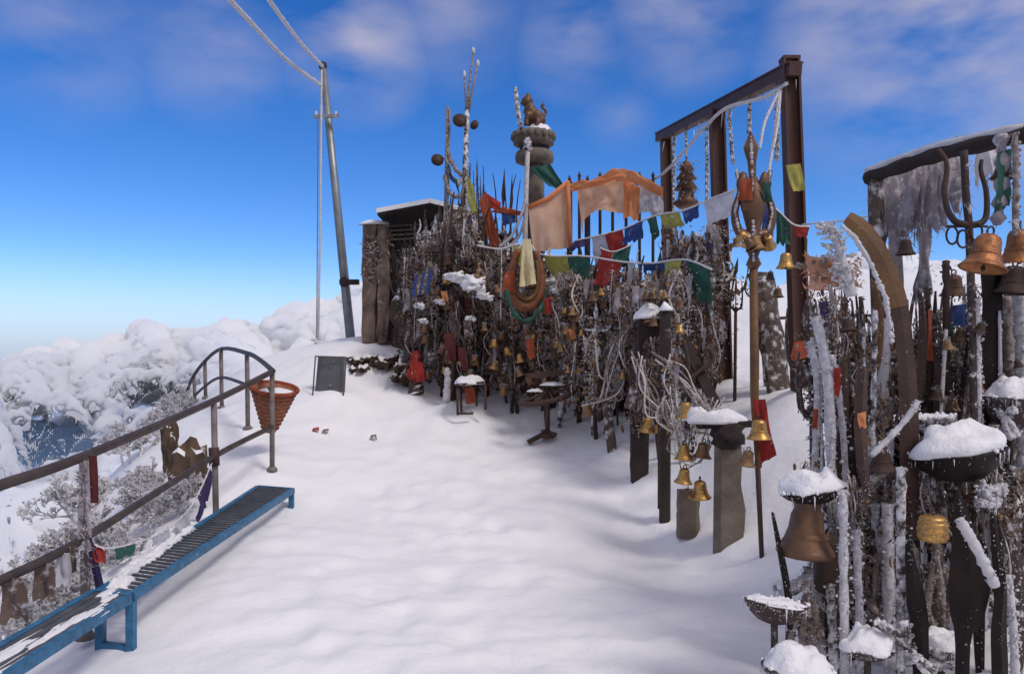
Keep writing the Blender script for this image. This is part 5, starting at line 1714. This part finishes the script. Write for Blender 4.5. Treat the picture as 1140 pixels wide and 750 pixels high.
part('frost_plume', fr_, M_FROST, S, None, 'stuff')
for k, (pts, ws, d, m, lab) in enumerate([
        ([(972, 312), (977, 335), (979, 365), (977, 400), (973, 425)], [6, 9, 10, 9, 3], 4.3, M_RUST, 'slim brown sickle blade hanging behind the largest curved blade'),
        ([(1023, 322), (1027, 350), (1027, 390), (1024, 430), (1020, 470)], [4, 9, 11, 10, 5], 4.2, M_RUSTD, 'slim dark curved blade just right of the largest curved blade'),
        ([(961, 408), (959, 440), (958, 480), (961, 520), (966, 552)], [9, 14, 14, 13, 6], 3.5, M_RUSTD, 'straight dark brown sword blade standing behind the left snow filled bowl'),
        ([(1066, 545), (1070, 575), (1077, 615), (1079, 652), (1076, 690), (1072, 712), (1071, 800)], [2, 18, 38, 49, 36, 17, 15], 3.3, M_BLADE, 'broad black spearhead under the big snow filled bowl'),
        ([(1118, 632), (1115, 660), (1112, 700), (1113, 740), (1114, 800)], [2, 13, 18, 19, 17], 3.2, M_BLADE, 'slender black blade at the bottom right, right of the spearhead'),
        ([(1010, 594), (1014, 630), (1020, 670), (1024, 700), (1026, 800)], [3, 13, 22, 20, 16], 3.4, M_BLADE, 'black tapering blade left of the ribbed gold bell'),
        ([(860, 570), (866, 600), (872, 630), (877, 660), (880, 700)], [3, 6, 8, 8, 7], 3.55, M_BLADE, 'thin dark blade leaning beside the big brown bell'),
        ([(1040, 380), (1046, 410), (1046, 440), (1040, 470)], [4, 12, 14, 5], 4.3, M_RUSTD, 'short broad brown blade behind the big snow filled bowl'),
        ([(1103, 300), (1105, 340), (1102, 400), (1100, 470), (1098, 560)], [24, 23, 22, 24, 24], 4.15, M_BLADE, 'thick black flat post with icy flecks below the big bell')]):
    w = polyline(PP(pts, d), 20)
    ww = [pw(float(np.interp(i / 20 * (len(pts) - 1), range(len(pts)), ws)), d) for i in range(21)]
    b_ = thing('blade', lab, 'blade', w[-1])
    part('blade_body', MB().blade(w, ww, .03), m, b_)
    part('frost', MB().spikes(along(w), 120 if m is M_BLADE else 200, .010, .01, shr_, (0, -.6, 0), .7), M_FROST, b_, None, 'stuff')

# hanging bells on the right
d = 3.8
w = polyline(PP([(1114, 150), (1116, 190), (1113, 225), (1110, 250)], d), 16)
cr = thing('wrapped_cord', 'greenish frosted cloth wrapped cord carrying the big hanging bell', 'cord', w[0])
part('cord', MB().tube(w, [.028 + .012 * math.sin(i * 1.9) for i in range(17)], 8), M_RIB, cr)
part('rag', cloth('c', (P(1110, 170, d - .02), P(1127, 165, d - .02), P(1124, 232, d - .03), P(1107, 236, d - .03)), 6, 12, .05, None, 8, 0, .04), CL['green'], cr)
part('frost', MB().spikes(along(w), 180, .04, 0, shr_), M_FROSTG, cr, None, 'stuff')
w = polyline(PP([(1130, 148), (1131, 200), (1130, 255)], 3.75), 12)
ice_rod('frosted cord hanging beside the right edge of the photo', [(1130, 148), (1131, 200), (1130, 262)], 3.75, .014, 120, M_FROSTG, .03, 'cord', 'cord')
for (px, py, d, wp_, kind, tl, lab) in [(1118, 172, 3.82, 27, 'dark', 0, 'small dark bell high on the wrapped cord at the right'), (1104, 252, 3.7, 50, 'copper', 14, 'largest hanging bell, orange copper, at the right under the big trident'), (1136, 246, 3.9, 46, 'copper', -8, 'second big copper bell half cut by the right edge of the photo'),
                                        (1131, 288, 4.1, 40, 'dark', 5, 'reddish dark bell hanging below the two big copper bells'), (1039, 566, 3.3, 33, 'ribbed', 0, 'ribbed barrel shaped gold bell beside the black spearhead'), (919, 330, 5.2, 26, 'dark', 4, 'rusty brown bell hanging left of the largest curved blade'),
                                        (981, 492, 3.75, 32, 'dark', 8, 'rusty bell in the frost behind the diagonal white stick'), (1062, 300, 4.4, 30, 'bronze', 0, 'dull bell hanging behind the shaft of the big trident'), (1008, 262, 4.7, 22, 'dark', 0, 'small dark bell against the frozen cloths left of the big trident'),
                                        (945, 374, 5.0, 16, 'bronze', 0, 'small dull bell near the thin rods left of the largest curved blade')]:
    bell(kind, px, py, d, wp_, lab, tl)
# big brown bell standing under the left bowl
d = 3.6
bq_ = P(899, 561, d)
bbell = thing('bell', 'big dark brown bell directly under the left snow filled bowl', 'bell', bq_)
S_ = pw(64, d) / .72
part('bell_body', MB().lathe([(pw(13, d), .03), (pw(15, d), .0), (pw(14, d), -.02), (pw(17, d), -.05), (pw(19, d), -.11), (pw(23, d), -.16), (pw(30, d), -.205), (pw(31.5, d), -.22), (pw(29, d), -.235), (pw(22, d), -.18), (pw(10, d), -.02)], bq_, Matrix.Rotation(R(3), 3, 'Y'), 30, True), M_BRONZE, bbell)
part('band', MB().lathe([(pw(20.5, d), -.125), (pw(22, d), -.13), (pw(23, d), -.145), (pw(23, d), -.15)], bq_, None, 30, True), M_BRONZE, bbell)
part('loop', MB().tube([P(899, 552, d), P(899, 566, d)], .03, 8), M_IRON, bbell)
single('iron_cylinder', MB().lathe([(pw(13, d), -.0), (pw(14.5, d), -.04), (pw(14, d), -.24), (pw(12, d), -.26)], P(920, 596, d + .12), None, 20, True, True, True), M_RUSTD, 'dark brown metal cylinder tucked behind the big brown bell', 'cylinder', P(920, 596, d + .12))


# ------------------------------------------------------------------ offering bowls
def bowl(label, px, py, d, wpx, depth_px, snow_px, m=M_BLADE, tilt=0, stem=None, rime=80, oval=.8):
    o = P(px, py, d)
    r, h = pw(wpx / 2, d), pw(depth_px, d)
    root = thing('offering_bowl', label, 'bowl', o)
    M = Matrix.Rotation(R(tilt), 3, 'Y') @ Matrix.Diagonal((1, oval, 1))

    def rimpt(q, lo, hi, z):
        a = q.uniform(0, 6.283)
        k = q.uniform(lo, hi) * r
        return o + M @ Vector((math.cos(a) * k, math.sin(a) * k, z))
    part('bowl', MB().lathe([(r * .22, -h), (r * .5, -h * .88), (r * .8, -h * .5), (r * .97, -h * .12), (r, 0), (r * .95, .004), (r * .9, -h * .1), (r * .5, -h * .6), (.0, -h * .75)], o, M, 30, True, True), m, root)
    if snow_px:
        dm_ = MB().dome(o + Vector((0, 0, -.004)), r * .96, r * .96 * oval, pw(snow_px, d) * .9, px, .34, 32, 12, Matrix.Rotation(R(tilt), 3, 'Y'))
        part('snow', dm_.lumps(lambda q: rimpt(q, .82, 1.0, .006), 46, .012, shr_), M_SNOWCAP, root)
        part('icicles', MB().spikes(lambda q: rimpt(q, .95, 1.0, -.004), 13, .07, 0, shr_, (0, 0, -14), .16), M_ICE, root, None, 'stuff')
    if rime:
        part('frost', MB().spikes(lambda q: o + M @ Vector((math.cos(q.t) * r, math.sin(q.t) * r, q.uniform(-h * .4, .0))) if not setattr(q, 't', q.uniform(0, 6.28)) else None, rime, .008, 0, shr_, (0, 0, -.3), .5), M_FROST, root, None, 'stuff')
    if stem:
        part('stem', MB().tube(polyline([o + M @ Vector((0, 0, -h * .9))] + PP(stem, d), 8), .016, 8), M_IRONF, root)
    return root


bowl('left snow filled black bowl, standing over the big brown bell', 905, 545, 3.6, 74, 15, 25, M_BLADE, -8, [(902, 575)])
bowl('biggest black bowl, heaped with a wide slab of snow, at the right', 1066, 502, 3.7, 104, 33, 32, M_BLADE, -8, [(1066, 560), (1068, 720)])
bowl('empty leaf shaped dark bowl furred with grey frost at the lower left of the bowls', 865, 670, 3.4, 74, 24, 5, M_IRONF, 7, [(862, 700), (863, 800)], 260, .5)
bowl('snow filled bowl at the bottom edge of the photo with an icy rim', 888, 742, 3.3, 80, 26, 26, M_IRONF, 3, [(888, 820)], 420)
bowl('rounded snow heaped bowl between two icy rods at the bottom', 966, 722, 3.4, 58, 12, 27, M_IRONF, 2, [(966, 800)], 200)
bowl('small frost speckled dark bowl behind the biggest bowl', 1036, 464, 3.95, 54, 18, 4, M_IRONX, -4, [(1036, 520)], 300, .7)
bowl('dark bowl loaded with ragged snow at the right edge of the photo', 1128, 444, 4.0, 64, 34, 24, M_IRONF, 4, [(1128, 560)], 260)
bowl('small shallow bowl with snow tucked behind the leaf shaped bowl', 878, 652, 3.75, 34, 10, 6, M_IRONX, 0, [(878, 720)], 200)
bowl('little bowl of snow in the right corner beside the slender black blade', 1048, 718, 3.55, 60, 20, 18, M_IRONX, 0, [(1048, 790)], 300)

# ------------------------------------------------------------------ rods, sticks and lumps of ice
for (pts, d, r, m, lab) in [
        ([(906, 640), (907, 520), (910, 430), (902, 380)], 4.1, .018, M_ICE, 'icy rod at the far left of the icy rods, leaning slightly left'), ([(926, 640), (925, 520), (921, 420), (908, 352)], 4.0, .026, M_ICE, 'thick icy rod topped with white ice left of the brown sword'), ([(944, 640), (941, 520), (934, 440), (925, 395)], 4.05, .016, M_ICE, 'thin icy rod with orange specks left of the brown sword'),
        ([(941, 800), (940, 700), (938, 545)], 3.45, .020, M_ICE, 'brown and white icy rod rising right of the big brown bell'), ([(1003, 800), (1003, 650), (1003, 520)], 3.45, .020, M_IRONX, 'black upright rod flecked with frost left of the tapering blade'), ([(984, 620), (983, 480), (983, 355)], 4.35, .036, M_FROST, 'thick white column of ice left of the largest curved blade'),
        ([(1090, 520), (1089, 420), (1087, 332)], 4.0, .016, M_ICE, 'icy rod between the big trident and the thick black post'), ([(969, 640), (966, 520), (965, 420), (958, 330)], 4.5, .014, M_IRONF, 'thin dark iron rod behind the brown sword'), ([(952, 520), (945, 440), (941, 330)], 4.6, .012, M_IRON, 'thin black rod left of the thick white ice column'),
        ([(936, 520), (931, 440), (929, 345)], 4.7, .013, M_RUSTD, 'thin brown rod under the rusty brown bell'), ([(1055, 480), (1054, 400), (1053, 290)], 4.3, .018, M_IRON, 'dark iron rod left of the big trident shaft'), ([(1036, 470), (1034, 400), (1032, 320)], 4.35, .014, M_IRON, 'thin dark rod with a red rag left of the big trident shaft'),
        ([(1042, 600), (1046, 520), (1050, 440)], 4.3, .026, M_ICE, 'icy stake behind the biggest bowl'), ([(1014, 600), (1014, 540), (1016, 500)], 3.9, .020, M_FROSTG, 'grey rimed stake behind the diagonal white stick'), ([(958, 800), (957, 700), (953, 590)], 3.6, .018, M_ICE, 'icy rod left of the rounded snow heaped bowl'),
        ([(992, 800), (990, 700), (988, 560)], 3.75, .028, M_ICE, 'thick grey icy stake right of the rounded snow heaped bowl'), ([(976, 700), (977, 640), (974, 560)], 3.9, .020, M_ICE, 'icy stake in the middle of the lower right tangle'), ([(1094, 700), (1096, 620), (1098, 540)], 3.9, .024, M_FROST, 'white icy stake behind the black spearhead'),
        ([(1116, 620), (1114, 560), (1110, 520)], 4.0, .018, M_ICE, 'icy stake behind the lump of rime under the biggest bowl'), ([(1132, 800), (1128, 700), (1122, 640)], 3.25, .016, M_FROST, 'white icy stick in the bottom right corner'), ([(1128, 560), (1126, 480), (1120, 330)], 4.3, .03, M_FROSTG, 'rimed upright below the big copper bells'),
        ([(1138, 520), (1138, 420), (1134, 320)], 4.2, .03, M_ICE, 'rimed upright at the right edge of the photo'), ([(914, 800), (912, 720), (908, 640)], 3.75, .022, M_ICE, 'icy stake behind the bottom snow filled bowl'), ([(930, 800), (928, 740), (924, 650)], 3.65, .02, M_IRONX, 'rimed iron stake between the two lowest bowls'),
        ([(890, 760), (894, 700), (900, 632)], 3.65, .016, M_FROSTG, 'grey rimed stake under the big brown bell'), ([(880, 700), (872, 660), (900, 640)], 3.6, .012, M_ICE, 'bent icy twig behind the leaf shaped bowl')]:
    ice_rod(lab, pts, d, r, 260 if m in (M_ICE, M_FROST, M_FROSTG) else 120, m, .032)
ice_rod('white frosted stick leaning diagonally up to the right across the curved blade', [(970, 507), (995, 482), (1012, 462), (1022, 446)], 3.6, .014, 80, M_FROST, .02, 'frosted_stick', 'stick')
ice_rod('thick white icy stick leaning down to the right across the spearhead', [(1068, 578), (1086, 608), (1108, 652)], 3.2, .021, 60, M_FROST, .02, 'frosted_stick', 'stick')
ice_rod('dark bent icy iron bar between the rounded snow bowl and the tapering blade', [(975, 690), (992, 700), (1008, 715), (1026, 742), (1040, 756)], 3.35, .016, 160, M_IRONX, .03, 'frosted_bar', 'bar')
ice_rod('iced chain sagging at the bottom left of the tapering blade', [(1006, 690), (1014, 722), (1034, 740), (1058, 742)], 3.35, .017, 260, M_IRONX, .03, 'iced_chain', 'chain')
for k, (px, py, d, rx, rz, cnt, lab) in enumerate([(1102, 550, 3.6, 18, 14, 520, 'feathery lump of white rime under the right side of the biggest bowl'), (945, 640, 3.9, 30, 60, 700, 'tangle of frost feathers behind the big brown bell'), (985, 560, 3.95, 28, 40, 700, 'tangle of frost feathers below the diagonal white stick'), (1040, 660, 3.75, 22, 60, 500, 'curtain of grey rime behind the ribbed gold bell'),
                                                   (1125, 470, 3.95, 16, 20, 350, 'ragged rime under the snow laden bowl at the right edge'), (940, 420, 4.6, 30, 40, 520, 'haze of frost feathers among the icy rods'), (1000, 420, 4.7, 30, 50, 520, 'frost feathers behind the largest curved blade'), (1060, 400, 4.6, 40, 60, 700, 'frost feathers behind the big trident shaft'), (905, 690, 3.7, 24, 30, 420, 'frost feathers between the leaf shaped bowl and the bottom bowl'),
                                                   (1120, 360, 4.5, 24, 50, 520, 'frost feathers below the big copper bells'), (970, 650, 3.85, 14, 40, 400, 'frost feathers above the rounded snow heaped bowl'), (920, 300, 5.3, 22, 16, 300, 'frost feathers around the tan frozen cloth')]):
    m_ = MB()
    r_ = pw(rx, d)
    for q in range(7):
        a = P(px + shr_.gauss(0, rx * .5), py + rz * .8, d + shr_.gauss(0, .06))
        c_ = P(px + shr_.gauss(0, rx * .6), py + shr_.gauss(0, rz * .3), d + shr_.gauss(0, .06))
        e_ = P(px + shr_.gauss(0, rx * .5), py - rz * shr_.uniform(.3, .9), d + shr_.gauss(0, .06))
        w = polyline([a, c_, e_], 12)
        m_.tube(w, [.008 + .012 * shr_.random() for _ in w], 6)
        f0 = along(w)
        m_.lumps(lambda q: f0(q) + Vector((q.gauss(0, .009), q.gauss(0, .009), q.gauss(0, .009))), cnt // 3, .010, shr_)
    single('rime_tangle', m_, M_FROST if k in (0, 4) else M_FROSTG, lab, 'frost', P(px, py, d))
# tan frozen cloth, red scraps, mound of snow
tc_ = cloth('c', (P(898, 285, 5.3), P(930, 288, 5.2), P(962, 318, 5.1), P(902, 322, 5.3)), 16, 14, .16, None, 51, 0, .05)
tc_.spikes(within(P(900, 322, 5.2), P(955, 285, 5.3)), 260, .06, 0, shr_)
single('frozen_cloth', tc_, CL['beige'], 'tan frozen cloth heaped on the thin rods left of the largest curved blade', 'cloth', P(898, 285, 5.3))
for k, (cs, d, c, lab) in enumerate([(((928, 410), (936, 408), (935, 442), (927, 440)), 4.0, 'red', 'small red rag frozen among the icy rods'), (((905, 455), (911, 455), (910, 478), (904, 478)), 4.05, 'rust', 'tiny rust red rag on the icy rod at the far left'), (((1033, 345), (1038, 345), (1037, 400), (1032, 400)), 4.28, 'rust', 'narrow red rag on the thin dark rod left of the big trident shaft'),
                                     (((1060, 340), (1076, 338), (1074, 362), (1060, 364)), 4.45, 'blue', 'small blue and frosted rag behind the big trident shaft'), (((1050, 362), (1062, 360), (1060, 382), (1048, 384)), 4.4, 'green', 'small green rag behind the big trident shaft'), (((938, 352), (944, 352), (948, 378), (942, 380)), 5.2, 'maroon', 'dark red scrap hanging on the fence side of the icy rods'),
                                     (((955, 460), (964, 458), (965, 474), (956, 474)), 3.46, 'orange', 'orange scrap tied round the brown sword blade')]):
    single('rag', cloth('c', [P(a, b_, d) for a, b_ in cs], 5, 8, .03, None, k + 80, 0, .02), CL[c], lab, 'rag', P(cs[0][0], cs[0][1], d))
sm_ = MB().dome(P(1150, 690, 4.3), .42, .5, .62, 4, .12)
single('snow_drift', sm_, M_SNOW, 'bluish shaded mound of snow at the right edge behind the slender black blade', 'snow drift', P(1150, 690, 4.3))
# more uprights, tridents and garlands filling the right hand group
mr2 = random.Random(91)
for k in range(34):
    px = 905 + (k + mr2.random()) / 34 * 250
    d = mr2.uniform(4.3, 5.6)
    q = P(px, 400, d)
    g = gz(q.x, d) - .05
    ty = mr2.uniform(300, 420)
    kk = mr2.choice((0, 0, 2, 2, 3, 1))
    H = P(px, ty, d).z - g
    place(TRI[kk], (q.x, d, g), (H * .8, H * 1.1, H), (R(mr2.gauss(0, 3)), R(mr2.gauss(0, 4)), mr2.uniform(-.8, .8)), ['slender frosted trident among the offerings at the right', 'bare black trident among the offerings at the right', 'trident thick with white rime among the offerings at the right', 'rust brown trident among the offerings at the right'][kk], 'tridents among the offerings at the right')
gl2 = ['greyish frozen garland of bells and rags at the right', 'garland of small bells with a dark red rag at the right', 'garland furred white with rime at the right', 'broad garland of many small bells at the right', 'thin white rimed garland at the right']
for k in range(62):
    px = 900 + (k + mr2.random()) / 62 * 250
    d = mr2.uniform(4.2, 5.2)
    y0 = mr2.uniform(310, 470) if k % 3 else mr2.uniform(470, 620)
    if y0 > 470:
        d = mr2.uniform(3.75, 4.1)
    L = mr2.uniform(.35, .6)
    kk = mr2.choice((0, 1, 2, 0, 4, 3, 3))
    place(GAR[kk], P(px, y0, d), (L, L, L), (0, 0, mr2.uniform(0, 6)), gl2[kk], 'garlands among the offerings at the right')

# ------------------------------------------------------------------ more thin rods, bells and garlands between the named pieces
mr3 = random.Random(123)
rods_ = [(M_ICE, 'thin icy rod among the offerings at the right'), (M_IRONX, 'thin dark rod flecked with frost among the offerings at the right'), (M_FROST, 'thin white frost coated rod among the offerings at the right')]
for k in range(44):
    px = 900 + (k + mr3.random()) / 44 * 240
    d = mr3.uniform(3.75, 5.0)
    m_, lab = mr3.choice(rods_)
    top = mr3.uniform(340, 560) if d > 4.1 else mr3.uniform(560, 660)
    q = P(px, 400, d)
    g = gz(q.x, d) - .05
    e = P(px + mr3.gauss(0, 9), top, d + mr3.gauss(0, .08))
    w = polyline([Vector((q.x, d, g)), Vector(((q.x + e.x) / 2 + mr3.gauss(0, .02), d, (g + e.z) / 2)), e], 18)
    r_ = mr3.uniform(.007, .014)
    mb = MB().tube(w, [r_ * (1 + .5 * noise.noise(Vector((i * .8, px, 0)))) for i in range(19)], 7)
    f0 = along(w)
    mb.lumps(lambda q: f0(q) + Vector((q.gauss(0, r_ * .7), q.gauss(0, r_ * .7), 0)), 110, .009, shr_)
    single('thin_rod', mb, m_, lab, 'rod', w[0], 'thin rods among the offerings at the right')
for k in range(26):
    px = mr3.uniform(905, 1135)
    d = mr3.uniform(3.9, 5.0)
    bell(mr3.choice(('dark', 'bronze', 'brassf')), px, mr3.uniform(320, 620) if d < 4.3 else mr3.uniform(320, 470), d, mr3.uniform(11, 19), 'small tarnished bell among the offerings at the right', mr3.gauss(0, 12), 'small bells among the offerings at the right')
for o_ in list(bpy.data.objects):
    if o_.get('group') == 'small bells among the offerings at the right':
        o_['label'] = 'small tarnished bell among the offerings at the right'
# the bays of the gate
for k in range(22):
    px = 748 + (k + mr3.random()) / 22 * 52
    d = mr3.uniform(8.6, 10.6)
    kk = mr3.choice((0, 2, 3, 4, 2))
    L = mr3.uniform(.6, 1.1)
    place(GAR[kk], P(px, mr3.uniform(250, 350), d), (L * 1.2, L * 1.2, L), (0, 0, mr3.uniform(0, 6)), gl[kk], 'garlands in the thicket of offerings')
for k, px in enumerate((752, 760, 769, 778, 786, 795)):
    d = mr3.uniform(9.2, 10.6)
    q = P(px, 400, d)
    g = gz(q.x, d) - .1
    single('timber_post', MB().roughpost([Vector((q.x, d, g)), P(px + mr3.uniform(-4, 4), mr3.uniform(262, 320), d)], .10, .09, k + 40, .2, 7), M_WOODF if k % 2 else M_WOODD, 'upright timber streaked with frost in the thicket of offerings' if k % 2 else 'dark bare upright timber standing in the thicket of offerings', 'post', q, 'upright timbers in the thicket of offerings')
for k, px in enumerate((756, 766, 774, 783, 792, 818, 852, 868)):
    d = mr3.uniform(8.6, 10.2)
    q = P(px, 400, d)
    g = gz(q.x, d)
    H = P(px, mr3.uniform(255, 330), d).z - g
    kk = (2, 0, 3)[k % 3]
    place(TRI[kk], (q.x, d, g), (H, H * 1.2, H), (R(mr3.gauss(0, 3)), R(mr3.gauss(0, 5)), mr3.uniform(-.8, .8)), tl_[kk], 'tridents in the thicket of offerings')
for k, (px, py, d) in enumerate(((812, 300, 9.3), (820, 262, 9.0), (858, 300, 8.3), (866, 318, 8.3), (772, 300, 9.0), (756, 280, 9.2))):
    bell(('bronze', 'brassf', 'dark')[k % 3], px, py, d, mr3.uniform(11, 16), bl_[('bronze', 'brassf', 'dark')[k % 3]], mr3.gauss(0, 8), 'small bells in the thicket of offerings')

for k in range(22):
    px = 925 + (k + mr3.random()) / 22 * 215
    d = mr3.uniform(3.5, 4.7)
    q = P(px, 400, d)
    g = gz(q.x, d) - .05
    top = P(px + mr3.gauss(0, 6), mr3.uniform(380, 520) if d > 4 else mr3.uniform(560, 660), d)
    base = Vector((q.x, d, g))
    w = polyline([base, base.lerp(top, .5) + Vector((mr3.gauss(0, .03), 0, 0)), top], 14)
    W = mr3.uniform(.03, .055)
    bl2 = thing('blade', 'narrow dark upright blade specked with frost among the offerings at the right', 'blade', base, 'narrow blades among the offerings at the right')
    part('blade_body', MB().blade(w, [W * (.7 + .5 * math.sin(i / 14 * 3.0)) if i < 13 else W * (.55 if i == 13 else .04) for i in range(15)], .014), mr3.choice((M_BLADE, M_RUSTD, M_IRONF)), bl2)
    f0 = along(w)
    part('frost', MB().lumps(lambda q: f0(q) + Vector((q.uniform(-W, W) * .25, -.004, 0)), 50, .005, mr3), M_FROST, bl2, None, 'stuff')
